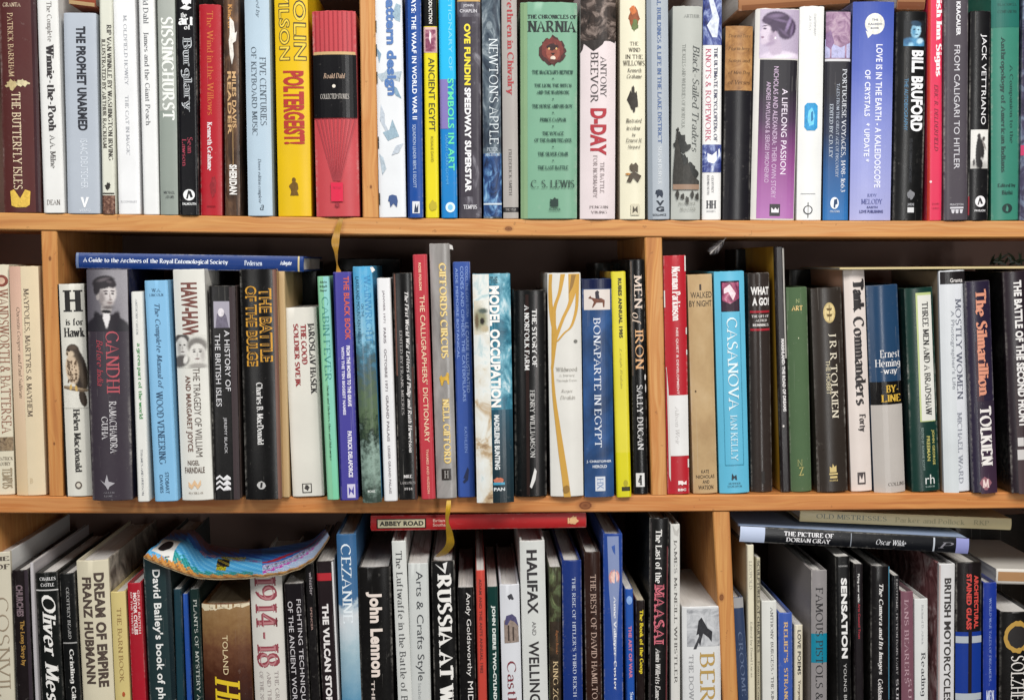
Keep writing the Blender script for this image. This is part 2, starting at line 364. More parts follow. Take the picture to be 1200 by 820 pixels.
# ------------------------------------------------------------------ books
ALL = []
def build_book(label, group, loc, ang, w, H, D, zl, col, items, hb=True, bulge=None, pw=None, gloss=.36, cloth=False, mat=None,
               lcol=None, rcol=None, tone=0, inset=None, cat='book', wear=1.0, yaw=0.0):
    root = thing('book', label, cat, group, loc, (0, ang, yaw))
    b = bulge if bulge is not None else (min(.1*w, .004) if hb else .0018)
    p = pw or (2.2 if hb else 7)
    t = .0022 if hb else .0007
    t = min(t, w*.12)
    NU, NZ = 14, 18
    def prof(u): return b*abs(2*min(max(u, 0), 1)-1)**p
    rnd = random.Random(label)
    # --- cover: spine and two boards, one shell
    us = [0, .02] + [i/(NU) for i in range(1, NU)] + [.98, 1]
    ins = inset if inset is not None else (.0032 if hb else 0.0)
    zs = [0, .0007] + [H*i/NZ for i in range(1, NZ)] + [H-.0007, H]
    wav = [rnd.uniform(-1, 1) for _ in range(4)]
    bm = bmesh.new(); wl = bm.verts.layers.float.new('wear')
    def ring(z, sh):
        o = []; i_ = []
        e = .0005 if sh else 0
        wob = .00035*math.sin(z*38+wav[0]*3)*wav[1] + .0003*math.sin(z*17+wav[2]*3)
        for (x, y, u, wr) in [(-w/2, D, -1, .4), (-w/2, b+.004, -1, .25)] + [((u-.5)*w, prof(u), u, 1 if u in (0, .02, .98, 1) else .03) for u in us] + [(w/2, b+.004, -1, .25), (w/2, D, -1, .4)]:
            dz = 0
            xo = x*(1-e/max(w/2, .002)); yo = y + (e if u >= 0 else 0) + (wob if u >= 0 else 0)
            if sh == 2: dz = rnd.uniform(-.0004, .0002)
            v = bm.verts.new((xo, yo, z+dz)); v[wl] = max(wr, .95 if sh else 0); o.append(v)
            xi = max(-w/2+t, min(w/2-t, x)); yi = (y + t) if u >= 0 else (y if y >= D else y+t)
            i_.append(bm.verts.new((xi, yi+(wob if u >= 0 else 0), z)))
        return o, i_
    rings = [ring(z, 1 if k == 0 else (2 if k == len(zs)-1 else 0)) for k, z in enumerate(zs)]
    n = len(rings[0][0])
    def mi(i): return 1 if i == 0 else (2 if i == n-2 else 0)
    for k in range(len(zs)-1):
        (o0, i0), (o1, i1) = rings[k], rings[k+1]
        for i in range(n-1):
            f = bm.faces.new((o0[i], o0[i+1], o1[i+1], o1[i])); f.material_index = mi(i)
            f = bm.faces.new((i0[i+1], i0[i], i1[i], i1[i+1])); f.material_index = mi(i)
        bm.faces.new((o0[0], o1[0], i1[0], i0[0])); bm.faces.new((o0[-1], i0[-1], i1[-1], o1[-1]))
    for k, fl in ((0, 1), (len(zs)-1, 0)):
        o, i_ = rings[k]
        for i in range(n-1):
            q = (o[i], o[i+1], i_[i+1], i_[i]); f = bm.faces.new(q if not fl else q[::-1]); f.material_index = mi(i)
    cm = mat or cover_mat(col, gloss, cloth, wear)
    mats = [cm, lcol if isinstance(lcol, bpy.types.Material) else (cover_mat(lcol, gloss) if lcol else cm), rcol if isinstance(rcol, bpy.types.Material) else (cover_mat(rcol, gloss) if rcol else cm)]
    from_bm('cover', bm, mats, root, 32)
    # --- page block, its top slightly hollow and uneven
    bm = bmesh.new(); px = w/2-t-.0002; y0 = b+t+.001; y1 = D-(.003 if hb else .0002); zt = H-ins-.0003; zb = .0005+ins*.6
    nx = 10; top = []; bot = []
    for j, y in enumerate((y0, y0+.012, (y0+y1)/2, y1)):
        top.append([bm.verts.new((-px+2*px*i/nx, y, zt - (rnd.uniform(0, .0007)) - .0006*(1-abs(2*i/nx-1)))) for i in range(nx+1)])
    for y in (y0, y1): bot.append([bm.verts.new((-px+2*px*i/nx, y, zb)) for i in range(nx+1)])
    for j in range(3):
        for i in range(nx): bm.faces.new((top[j][i], top[j][i+1], top[j+1][i+1], top[j+1][i]))
    for i in range(nx):
        bm.faces.new((bot[0][i], bot[0][i+1], top[0][i+1], top[0][i])); bm.faces.new((bot[1][i+1], bot[1][i], top[3][i], top[3][i+1])); bm.faces.new((bot[0][i+1], bot[0][i], bot[1][i], bot[1][i+1]))
    for s in (0, nx): bm.faces.new([bot[0][s]]+[top[j][s] for j in range(4)]+[bot[1][s]])
    bmesh.ops.recalc_face_normals(bm, faces=bm.faces)
    pgs = from_bm('page_block', bm, page_mat(tone), root)
    if hb and ins > 0 and H < .40:
        bm = bmesh.new(); add_box(bm, (-px*.93, b+t+.0002, zt-.0012), (px*.93, b+t+.0022, zt+.0016))
        from_bm('headband', bm, ink(rnd.choice(['#8a2f2a', '#d8d2c0', '#2c3c66', '#e4ddc8'])), pgs)
    # --- printed things on the spine
    groups = {}
    def geo(key, order):
        if key not in groups: groups[key] = (bmesh.new(), order)
        return groups[key][0]
    for order, it in enumerate(items):
        off = .00022 + .00006*order
        if it[0] == 'T':
            _, s, u0, u1, ya, yb, c, f, orient, name = it
            bm2 = bmesh.new(); polys = lettering(s, f)
            xs = [q[0] for pl, _ in polys for q in pl]; ys = [q[1] for pl, _ in polys for q in pl]
            x0, x1, yy0, yy1 = min(xs), max(xs), min(ys), max(ys)
            za, zb_ = zl(ya), zl(yb); xa, xb = (u0-.5)*w, (u1-.5)*w
            for pl, lay in polys:
                vs = []
                for (tx, ty) in pl:
                    a = (tx-x0)/max(x1-x0, 1e-6); c2 = (ty-yy0)/max(yy1-yy0, 1e-6)
                    if orient == 'd': X, Z = xa+(xb-xa)*c2, za+(zb_-za)*a
                    else: X, Z = xa+(xb-xa)*a, zb_+(za-zb_)*c2
                    vs.append(bm2.verts.new((X, -off-.00003*lay, Z)))
                try: bm2.faces.new(vs)
                except ValueError: pass
        elif it[0] == 'R':
            _, u0, u1, ya, yb, c, name = it
            if isinstance(c, tuple) and c[0] == 'grad':
                c = grad_mat(c[1], zl(yb), zl(ya), gloss, noise=c[2] if len(c) > 2 else 0, nscale=c[3] if len(c) > 3 else 40)
            bm2 = bmesh.new(); za, zb_ = zl(ya), zl(yb); nu = max(2, int((u1-u0)*12)); nz = 6
            g = [[bm2.verts.new(((u0+(u1-u0)*i/nu-.5)*w, -off, zb_+(za-zb_)*j/nz)) for i in range(nu+1)] for j in range(nz+1)]
            for j in range(nz):
                for i in range(nu): bm2.faces.new((g[j][i], g[j][i+1], g[j+1][i+1], g[j+1][i]))
        elif it[0] == 'I':
            _, u0, u1, ya, yb, nx_, nz_, fn, name = it; c = PRINT.m
            bm2 = bmesh.new(); za, zb_ = zl(ya), zl(yb); cl = bm2.verts.layers.float_color.new('print')
            g = [[bm2.verts.new(((u0+(u1-u0)*i/nx_-.5)*w, -off, za+(zb_-za)*j/nz_)) for i in range(nx_+1)] for j in range(nz_+1)]
            for j in range(nz_+1):
                for i in range(nx_+1): g[j][i][cl] = (*fn(i/nx_, j/nz_), 1)
            for j in range(nz_):
                for i in range(nx_): bm2.faces.new((g[j+1][i], g[j+1][i+1], g[j][i+1], g[j][i]))
        else:
            _, pts, c, name = it
            bm2 = bmesh.new(); bm2.faces.new([bm2.verts.new(((u-.5)*w, -off, zl(y))) for u, y in pts])
            bmesh.ops.triangulate(bm2, faces=bm2.faces[:])
        if it[0] in 'TP' and b > .0008:
            for cu in ((.06, .14, .25, .375, .5, .625, .75, .86, .94) if p < 4 else (.05, .12, .3, .5, .7, .88, .95)):
                bmesh.ops.bisect_plane(bm2, geom=bm2.verts[:]+bm2.edges[:]+bm2.faces[:], plane_co=((cu-.5)*w, 0, 0), plane_no=(1, 0, 0), dist=1e-6)
        for v in bm2.verts:
            u = v.co.x/w+.5
            wob = .00035*math.sin(v.co.z*38+wav[0]*3)*wav[1] + .0003*math.sin(v.co.z*17+wav[2]*3)
            v.co.y += prof(u) + wob
        bmesh.ops.recalc_face_normals(bm2, faces=bm2.faces)
        bm2.faces.ensure_lookup_table(); bm2.normal_update()
        for fc in bm2.faces:
            if fc.normal.y > 0: fc.normal_flip()
        tmp = bpy.data.meshes.new('t'); bm2.to_mesh(tmp); bm2.free()
        key = (name, c if isinstance(c, bpy.types.Material) else str(c), order if name in ('scuff', 'sprigs') or it[0] == 'I' or (it[0] == 'R' and name == 'spine_picture') else 0)
        geo(key, order).from_mesh(tmp); bpy.data.meshes.remove(tmp)
        if key not in MK: MK[key] = c if isinstance(c, bpy.types.Material) else ((pict_ink(c) if it[0] == 'P' and name == 'spine_picture' else ink(c)) if it[0] != 'R' else cover_mat(c, gloss, False, .5))
    for key, (bm3, order) in groups.items():
        from_bm(key[0], bm3, MK[key], root)
    ALL.append(root)
    return root
MK = {}
def interp(tab, x):
    for (a, b), (c, d) in zip(tab, tab[1:]):
        if x <= c: return b+(d-b)*(x-a)/(c-a)
    return tab[-1][1]
YB1 = [(-60, 249), (0, 249.5), (120, 251), (250, 252.5), (430, 254.8), (610, 257.5), (840, 258.8), (1300, 259.3)]
GROUPS = {1: 'books standing on the upper shelf', 2: 'books standing on the middle shelf', 3: 'books standing on the lower shelf'}
def book(row, bl, br, tl, yt, col, label, items=(), tr=None, yb=None, d=None, D=None, H=None, **kw):
    if yb is None: yb = interp(YB1, bl) if row == 1 else 820
    zf = {1: z1, 2: z2, 3: z3}[row]
    rnd = random.Random(label)
    if d is None:
        if row == 2:
            x = unp((bl+br)/2, yb).x; d = max(-.03, min(.03, unz((bl+br)/2, yb, zf(x)).y))
        else: d = rnd.uniform(-.003, .003)
    ym = max(yt, 0)
    Pa, Pb, Pt = unp(bl, yb, d), unp(br, yb, d), unp(tl, ym, d)
    ang = math.atan2(Pt.x-Pa.x, Pt.z-Pa.z); ca = math.cos(ang)
    w = (Pb.x-Pa.x)
    if tr is not None: w = .5*w + .5*(unp(tr, ym, d).x-Pt.x)
    w = w*ca - .0013
    ztop = unp(tl, yt, d).z
    zb = zf(Pa.x+w/2)+.0002
    xb = Pa.x + (zb-Pa.z)*math.tan(ang)
    H = H or (ztop-zb)/ca
    if row == 1: H = min(H, .287)
    # base centre
    cx = xb + w/2*ca; cz = zb + w/2*abs(math.sin(ang))
    def zl(y):
        f = (yb-y)/(yb-ym); q = unp(bl+(tl-bl)*f, y, d); return (q.z-cz)/ca + 0
    D = D or min(.205, max(.12, H*rnd.uniform(.62, .7)))
    return build_book(label, GROUPS[row], (cx, d, cz), ang, w, H, D, zl, col, items, **kw)
def lying(x0, y0, x0b, y0b, x1, y1, d, col, label, items=(), group=None, D=.15, **kw):
    """a book lying on its side: x0,y0 top left of its spine, x0b,y0b bottom left, x1,y1 top right"""
    a, b, c = unp(x0, y0, d), unp(x0b, y0b, d), unp(x1, y1, d)
    e = (c-a); H = e.length; e = e/H; w = (a-b).length
    ang = math.atan2(-e.x, -e.z); up = Vector((-e.z, 0, e.x))
    base = c - up*(w/2)
    return build_book(label, group, (base.x, d, base.z), ang, w, H, D, lambda x: H*(1-(x-x0)/(x1-x0)), col, items, **kw)
# ------------------------------------------------------------------ the bookcase
case = thing('bookcase', 'pine bookcase with knotted orange brown shelf boards and uprights, packed with books', 'bookcase', None, (0, 0, Z3))
CZ0 = Z3
DEP = .245
def shelf(zf, x0, x1, mat, th=TH, yf=0.0):
    bm = bmesh.new(); n = 40; prof = [(yf+.0012, -th), (yf, -th+.0012), (yf, -.0012), (yf+.0012, 0), (DEP, 0), (DEP, -th)]
    rows = [[bm.verts.new((x, y, zf(x)+z-CZ0)) for y, z in prof] for x in [x0+(x1-x0)*i/n for i in range(n+1)]]
    for a, b in zip(rows, rows[1:]):
        for k in range(6): bm.faces.new((a[k], b[k], b[(k+1) % 6], a[(k+1) % 6]))
    bm.faces.new(rows[0]); bm.faces.new(rows[-1][::-1]); bmesh.ops.recalc_face_normals(bm, faces=bm.faces)
    return from_bm('shelf_board', bm, mat, case)
def upright(xb0, xb1, xt0, xt1, za, zb, mat, yf=.0015):
    bm = bmesh.new(); r = .0012
    def ring(a, b, z): return [bm.verts.new(q) for q in ((a+r, yf, z), (a, yf+r, z), (a, DEP-.001, z), (b, DEP-.001, z), (b, yf+r, z), (b-r, yf, z))]
    A_, B_ = ring(xb0, xb1, za(0 if xb0 is None else xb0)-CZ0+.0005), ring(xt0, xt1, zb(xt0)-CZ0-.0005)
    for k in range(6): bm.faces.new((A_[k], A_[(k+1) % 6], B_[(k+1) % 6], B_[k]))
    bm.faces.new(A_); bm.faces.new(B_); bmesh.ops.recalc_face_normals(bm, faces=bm.faces)
    return from_bm('upright', bm, mat, case)
def kn(u, v, r):
    p = unp(u, v, 0); return (p.x, p.y, p.z-CZ0, r)
shelf(z1, -.66, .68, wood_mat('X', [kn(596, 268, .004)]))
shelf(z2, -.66, .68, wood_mat('X', [kn(686, 592, .0075)], (.95, .82, .74)))
shelf(z3, -.66, .68, wood_mat('X'))
z0 = lambda x: 1.61
shelf(z0, -.66, .68, wood_mat('X'))
b1 = lambda x: z1(x)-TH
b2 = lambda x: z2(x)-TH
b0 = lambda x: 1.61-TH
upright(-.1545, -.1383, -.1580, -.1424, z1, b0, wood_mat('Z', [kn(434.5, 219, .0022)]))
upright(-.4802, -.4662, -.4829, -.4666, z2, b1, wood_mat('Z', [kn(58, 303, .0024), kn(63, 520, .0018)], (.97, .93, .88)))
upright(.1483, .1646, .1375, .1557, z2, b1, wood_mat('Z', [], (.98, .95, .88)))
upright(.2385, .2535, .2134, .2315, z3, b2, wood_mat('Z', [kn(846, 700, .004)], (.98, .95, .9)))
upright(-.553, -.538, -.553, -.538, z3, b2, wood_mat('Z'))
for x in (-.678, .682):
    bm = bmesh.new(); add_box(bm, (x-.009, .0005, -.02), (x+.009, DEP+.006, 1.61-CZ0)); from_bm('side_panel', bm, wood_mat('Z'), case)
bm = bmesh.new(); add_box(bm, (-.669, DEP+.0005, -.018), (.673, DEP+.006, 1.608-CZ0)); from_bm('back_panel', bm, plain('brown_backboard', '#846c63', .8, .25, 8), case)
GOLDSIDE = pic_mat([(.3, '#a87a1c'), (.5, '#c9992c'), (.7, '#d8b85a')], 14, (1, 1, .5), 1)
HUBSIDE = pic_mat([(.3, '#4a443e'), (.45, '#8f877c'), (.6, '#bdb4a6'), (.75, '#dcd6ca')], 26, (1, 1, 1), 2)
SEPIA = pic_mat([(.32, '#4a2426'), (.46, '#8a5456'), (.56, '#c8a4a4'), (.68, '#eee2e0')], 30, (1, 1, 1), 1.5)
# ------------------------------------------------------------------ upper shelf
LADY = tonal(46, 57, ('#b9acc0', '#a496ac'), [(24, 61, 27, 13, 0, '#cabdce', .12), (18, 44, 7.6, 12, -14, '#b3a3b7', .16), (10, 28, 8.4, 12.6, 8, '#cabccb', .12), (2.4, 27, 2.2, 1.9, 25, '#cabccb', .3), (5, 38, 4.2, 3, 0, '#c4b5c5', .35), (3.2, 32.6, 1.8, 1.2, 0, '#8f7389', .4), (5.6, 22.6, 2, 1, 0, '#453650', .5), (5.8, 19.4, 3, .7, -8, '#57465e', .5), (14, 33, 3.6, 7, 8, '#a08da4', .8), (12, 40, 6, 2, -20, '#9c8aa2', .8),
    (20, 12, 16, 9.6, 4, '#41324a', .14), (31, 22, 10.6, 13, 14, '#41324a', .14), (8, 12, 6, 4.4, -25, '#4a3a52', .3), (17.5, 21, 5, 6.5, 10, '#45364e', .35), (18, 7.6, 8, 2.2, -6, '#74627f', .8), (24, 13, 9, 1.4, 12, '#6a5876', .8), (33, 17, 1.8, 9, 20, '#867396', .7), (37, 24, 1.4, 7, 10, '#6f5d7c', .8), (28, 27, 6, 1.4, 40, '#5f4e6a', .8), (18, 28.6, 1.9, 3.2, 0, '#ab98ae', .35), (18, 33.4, .9, 1.3, 0, '#efe8ef', .3), (26, 55, 14, 3, -8, '#ded4e0', .7)], .10, 6)
BK, WH, CR = '#1b1a1c', '#eceae6', '#ddd6c0'
book(1, 4, 48, -3, -20, '#57302f', 'maroon book with cream lettering and a pale yellow butterfly at its foot', tr=43, items=[
    PB('GRANTA', .12, .62, 3, 8, '#d8c4a8', 'r'), A('PATRICK BARKHAM', .24, .40, 15, 90, '#c9ae8c'), T('THE BUTTERFLY ISLES', .30, .55, 108, 222, '#e3cfae'),
    E(.34, 99, .16, 6, '#b9a77a', jag=.5), E(.62, 97, .14, 4, '#cbbf98', jag=.5),
    P(boxed([(.5, .5), (.2, 0), (0, .1), (.12, .5), (.05, .9), (.3, 1), (.5, .6), (.75, 1), (.95, .85), (.85, .5), (1, .1), (.75, 0)], .2, .75, 222, 243), '#d8b24a'), Q(.88, 1, -10, 248, '#3a1f24')])
book(1, 51, 78, 43, -25, '#ecebe8', 'white paperback with small black storybook lettering, next to the maroon book', tr=68, hb=False, items=[
    T('The Complete', .40, .70, 2, 49, '#6a6460'), T('Winnie-the-Pooh', .36, .76, 52, 154, '#2a2426', 'B'), A('A.A. Milne', .42, .68, 158, 197, '#4a4442'), PB('DEAN', .18, .82, 234, 240, '#5a5048', 'r')])
book(1, 79, 119, 74, 15, '#b3bac4', 'pale grey blue book with bold black capitals, its top below its neighbours', tr=113, hb=False, items=[
    T('THE PROPHET UNARMED', .38, .68, 31, 153, '#20222c', 'X'), A('ISAAC DEUTSCHER', .44, .66, 163, 221, '#d6dce4', 's'),
    P([(.42, 231), (.52, 243), (.56, 243), (.68, 231), (.60, 231), (.54, 239), (.50, 231)], '#f2f2f2', 'publisher_mark'), PB('VERSO', .38, .72, 245, 248, '#dfe4ea')])
book(1, 120, 137, 116, -18, '#d9d9cb', 'narrow pale grey book with cramped black lettering and a mottled brown foot', tr=132, hb=False, items=[
    T('RIP VAN WINKLE BY WASHINGTON IRVING', .55, .92, 29, 188, '#3a3530', 'b'), T('ILLUSTRATED BY ARTHUR RACKHAM', .14, .46, 46, 174, '#4a453e', 'b'),
    E(.5, 218, .2, 4, '#2a2622', jag=.5), Q(.05, .95, 226, 227.5, '#3a3530'), ('R', 0, 1, 229, 251, pic_mat([(.3, '#2c1712'), (.5, '#6a4638'), (.7, '#b08a74')], 300), 'colour_band')])
book(1, 139, 164, 132, -22, '#f0f0f1', 'white book with widely spaced faint grey capitals', tr=161, hb=False, items=[
    A('M. OLDFIELD HOWEY', .46, .62, 18, 100, '#9a9da4'), T('THE CAT IN MAGIC', .44, .60, 112, 182, '#a2a4aa'), PB('BLOOMSBURY', .12, .88, 235, 237.5, '#b8b8bc')])
book(1, 168, 187, 162, -24, '#f1f1f0', 'slim white book with small dark grey lettering, beside the grey green one', tr=183, hb=False, items=[
    A('Roald Dahl', .28, .62, -18, 28, '#5c5e62'), T('James and the Giant Peach', .26, .60, 38, 147, '#54565a')])
book(1, 188, 210, 184, -15, '#929a92', 'grey green book with tall white ornamental capitals', tr=206, items=[
    Q(.04, .96, -10, 130, '#a7aba4'), T('SISSINGHURST', .18, .90, 20, 141, '#e6e8e2', 'b'), A('MICHAEL', .2, .85, 224, 227, '#33353a', 'r', 'h'), A('ADAMS', .3, .8, 229, 232.5, '#33353a', 'r', 'h')])
book(1, 210.5, 234, 206, -22, '#1e1d20', 'black book with white old style lettering and a round white badge at its foot', tr=231, hb=False, items=[
    E(.55, 1, .22, 5, '#e8e8e8', jag=.4), P([(.2, 10), (.45, 6), (.8, 9), (.6, 12)], '#d8d8d8'), T('the', .25, .55, 15, 21, '#e4e4e4', 'b', 'h'), T('art', .12, .85, 20, 30, '#efefef', 'B', 'h'), T('of', .4, .72, 29, 35, '#e4e4e4', 'b', 'h'),
    T('Burglary', .2, .78, 44, 131, '#c9cdd0', 'b'), T('Burglary', .24, .74, 45, 130, '#2a2c30', 'l'), A('Sean', .48, .74, 161, 180, '#a0384c'), A('Lawson', .2, .42, 163, 195, '#a0384c'),
    E(.52, 228.5, .3, 6.6, '#ececec', 'publisher_mark'), P([(.36, 233), (.48, 223), (.62, 224), (.72, 231), (.6, 232), (.52, 227), (.46, 233)], '#1c1c1e', 'publisher_mark'), PB('FALMOUTH', .18, .88, 237.5, 240.5, '#e8e8e8', 'S')])
book(1, 235, 262, 233, 5, '#ae2530', 'bright red cloth book with dull orange title and white author lettering', tr=259, items=[
    T('The Wind in the Willows', .36, .66, 13, 135, '#c4632e'), A('Kenneth Grahame', .34, .58, 143, 200, '#e9dede', 'b'), E(.62, 218, .14, 12, '#8c1d26', jag=.3), Q(.3, .7, 241, 243, '#8c1d26')])
book(1, 264, 282, 261.5, -15, '#4a3424', 'dark brown marbled book with tan and white lettering', tr=281, mat=pic_mat([(.3, '#20150f'), (.5, '#4b3425'), (.72, '#7a5a40')], 40, (3, 3, .6)), items=[
    T('Kind of', .3, .62, 5, 34, '#c08a4a', 'b'), P(boxed([(.3, 0), (.7, .1), (.8, .35), (1, .3), (.9, .5), (.6, .55), (.7, .8), (.5, 1), (.3, .8), (.2, .5), (.35, .3)], .22, .9, 20, 76), '#d9d4cc'),
    T('MILES DAVIS', .55, .82, 84, 150, '#c9a272', 'S'), T('READER', .24, .5, 84, 158, '#c9a272', 'S'), Q(.55, .6, 150, 195, '#a5855c'), A('SHERIDAN', .3, .82, 193, 228, '#e4e0dc', 'X')])
book(1, 290.5, 320, 286, -24, '#b5c8d6', 'pale blue book with two lines of thin dark capitals', tr=317, items=[
    A('edited by', .45, .62, -14, 21, '#5c6a76', 'i'), T('FIVE CENTURIES', .58, .84, 67, 147, '#46525e'), T('OF KEYBOARD MUSIC', .24, .46, 55, 159, '#46525e'), A('Dover edition complete', .42, .58, 186, 238, '#5a6672', 'i'), PB('a', .5, .66, 240, 246, '#3c4650', 'i')])
book(1, 326, 364.5, 321, -26, '#e0b81e', 'thick bright yellow book with outlined capitals and a red title', tr=363, items=[
    A('COLIN', .56, .95, -22, 71, '#3c3220', 'X'), A('WILSON', .12, .46, -24, 71, '#3c3220', 'X'), A('COLIN', .585, .925, -20, 70, '#e6c53c', 's'), A('WILSON', .145, .435, -22, 70, '#e6c53c', 's'),
    T('POLTERGEIST!', .22, .86, 83, 169, '#a8261e', 'X'), E(.5, 219, .12, 7, '#6a4c14', jag=.3), P([(.38, 229), (.42, 224), (.6, 224), (.64, 229)], '#6a4c14'), E(.5, 211, .06, 3, '#6a4c14')])
PLEAT = '#a23840'
book(1, 370.5, 420, 365, 12.5, '#c04a50', 'red book with a wide black band, pleated curtain pattern and pink tag', tr=420, bulge=.005, items=
    [Q(.06+.105*i, .085+.105*i, 13, 60, PLEAT, 'pleats') for i in range(9)] +
    [P([(.04+.1*i, 139), (.07+.1*i, 139), (.43+.018*i, 212), (.415+.018*i, 212)], PLEAT, 'pleat_fan') for i in range(10)] +
    [Q(.02, .98, 60.5, 64, '#c9a878', 'gold_line'), Q(0, 1, 64, 138, '#1d1b1f', 'title_band'), A('Roald Dahl', .24, .74, 86, 92, '#c8a990', 'i', 'h'), E(.48, 101, .04, 2, '#d8d0c4'), T('COLLECTED STORIES', .16, .82, 110, 116, '#cfc8c0', 'r', 'h'),
     Q(.36, .64, 214, 236, '#d8304e', 'pink_tag'), T('THE FOLIO', .40, .60, 219, 221.5, '#8f1f35', 'r', 'h'), E(.5, 240, .05, 2.5, '#8f2a35')])
FLO = ['#8fa6b4', '#a9b6c0', '#7c98ad', '#b4bcc6']
book(1, 444.5, 477, 439, -22, '#e9ebee', 'white paperback with pale blue grey floral sprigs and blue lettering', tr=473, hb=False, lcol='#d8d6cc', items=
    [P(boxed(pts, a, b, c, d_), FLO[k % 4]) for k, (a, b, c, d_, pts) in enumerate([
        (.62, .95, 4, 26, [(0, .6), (.5, 0), (1, .1), (.9, 1), (.4, .9)]), (.02, .95, 78, 96, [(0, .5), (.3, .4), (.5, 0), (.6, .4), (1, .3), (.7, .7), (.9, 1), (.5, .8), (.2, 1)]),
        (.5, .92, 98, 116, [(0, 0), (.6, .3), (1, 1), (.5, .8)]), (.06, .5, 122, 160, [(.2, 0), (.5, .3), (.4, .5), (1, 1), (.5, .8), (.1, .5)]), (.2, .8, 140, 165, [(0, .6), (.4, .5), (.6, 0), (.7, .5), (1, .8), (.6, .9), (.3, 1)]),
        (.05, .3, 180, 205, [(0, 0), (.6, .2), (1, .7), (.4, 1)]), (.04, .2, 56, 74, [(0, 0), (1, .4), (.5, 1)]), (.5, .95, 168, 182, [(0, 1), (.4, .2), (1, 0), (.6, .8)])])] +
    [T('pattern design', .30, .76, -10, 112, '#4d72ab', 'X'), P(boxed([(.5, .5), (.1, .1), (.4, 0), (.55, .3), (.8, .1), (.9, .5), (.6, .55), (.8, 1), (.5, .7), (.2, 1), (.3, .6), (0, .5)], .34, .74, 228, 243), '#3a5282', 'publisher_mark')] +
    [Q(.005, .045, y, y+14, '#4a4742', 'sprigs') for y in (24, 52, 84, 160, 226)])
book(1, 478, 498, 475, -24, '#1e4a94', 'deep blue book with crowded white block capitals', tr=494, items=[
    Q(.0, .14, -10, 254, '#142f63'), T('DAYS: THE WAAF IN WORLD WAR II', .38, .68, -8, 140, '#e8edf4', 'S'), A('SQUADRON LEADER BERYL E ESCOTT', .34, .58, 146, 220, '#b9cbe6', 's'),
    Q(.3, .78, 236, 250, '#e6e8ec', 'publisher_label'), P([(.4, 249), (.5, 238), (.58, 244), (.7, 238), (.68, 249)], '#20324f', 'publisher_mark')])
book(1, 499, 516, 496, -22, '#e2d22a', 'yellow paperback with black top section and a small pink picture', tr=513, hb=False, items=[
    Q(0, 1, -22, 31, '#1c1b1a', 'black_section'), T('INTRODUCTION', .4, .66, -14, 28, '#e4e2dc', 'S'), Q(0, 1, 32, 62, '#d8b4ac', 'picture_frame'), ('R', .12, .9, 35, 61, pic_mat([(.3, '#5a2440'), (.5, '#8a4a62'), (.7, '#d9a9b0')], 120), 'spine_picture'),
    P([(.45, 36), (.58, 40), (.52, 52), (.4, 46)], '#e8d8d8'), T('ANCIENT EGYPT', .32, .80, 68, 154, '#2c2820', 's'), A('ROSALIE DAVID', .44, .64, 160, 190, '#8f8220', 's'), E(.56, 241, .26, 6, '#b5a522', 'publisher_mark', jag=.2)])
book(1, 517.5, 537, 514, -20, '#1f7fc4', 'bright cyan blue paperback with mauve block and green capitals', tr=535, hb=False, items=[
    Q(0, 1, -20, 93, '#2cb4e6', 'cyan_block'), Q(0, .52, 93, 151, '#8478b4', 'mauve_block'), T('DICTIONARY OF', .58, .80, -20, 83, '#74cbe6', 's'), T('SYMBOLS IN ART', .48, .86, 92, 200, '#5cd6a0', 'S'),
    A('SARAH CARR-GOMM', .3, .46, 158, 216, '#58a9dc', 's'), E(.56, 243, .3, 6, '#d7ecf4', 'publisher_mark'), E(.56, 243, .16, 3.4, '#7fbde0', 'publisher_mark')])
OVE = pic_mat([(.35, '#3a363e'), (.56, '#4a454e'), (.68, '#8d8a92'), (.8, '#c9c8cc')], 40, (1, 1, .5))
book(1, 538, 566, 536, -1, '#433e46', 'charcoal book with yellow then white bold capitals and a tan top edge', tr=564, hb=False, mat=OVE, items=[
    Q(0, 1, -1, 2, '#c9a66a', 'tan_edge'), A('JOHN', .25, .7, 5, 9, '#c9c6cc', 'S', 'h'), A('CHAPLIN', .1, .85, 11, 15, '#c9c6cc', 'S', 'h'), Q(.0, .62, 20, 230, '#433e46', 'title_panel'),
    T('OVE FUNDIN', .28, .56, 28, 100, '#e6d232', 'X'), T('SPEEDWAY SUPERSTAR', .28, .56, 103, 225, '#e6e4e6', 'X'), PB('TEMPUS', .2, .8, 240, 245, '#d6d4d8', 'b')])
NEW = pic_mat([(.3, '#141b2a'), (.46, '#33404e'), (.58, '#5d6a74'), (.72, '#aab4ba')], 30, (1, 1, .6), 3)
book(1, 567, 590, 564.6, -24, '#2b3440', 'dark slate book of swirling clouds with large thin white capitals', tr=587, mat=NEW, items=[
    ('R', 0, 1, 180, 254, pic_mat([(.3, '#0f1a34'), (.5, '#27477a'), (.66, '#6f9cc4'), (.8, '#c8dcea')], 70, (1, 1, .6), 3), 'spine_picture'), E(.4, 30, .16, 5, '#7c878e'), T("NEWTON'S APPLE", .36, .86, 45, 169, '#dfe6ea', 'l'),
    A('PETER', .2, .8, 173, 177, '#c8d2da', 'r', 'h'), A('AUGHTON', .1, .9, 179, 183, '#c8d2da', 'r', 'h'), Q(.0, 1, 238, 240, '#c9d4dc', 'rule')])
book(1, 590, 609, 587.6, -22, '#a9a39e', 'slim grey book with thin dark band and red title', tr=607, items=[
    T('Brethren in Chivalry', .24, .78, -12, 112, '#a03236', 'b'), A('FREDERICK SMITH', .38, .58, 175, 229, '#4c4846'), Q(0, 1, 243, 248.5, '#2c2a2c', 'dark_band'), PB('THE STAR', .15, .85, 244.4, 247, '#b8b2ac', 'r')])
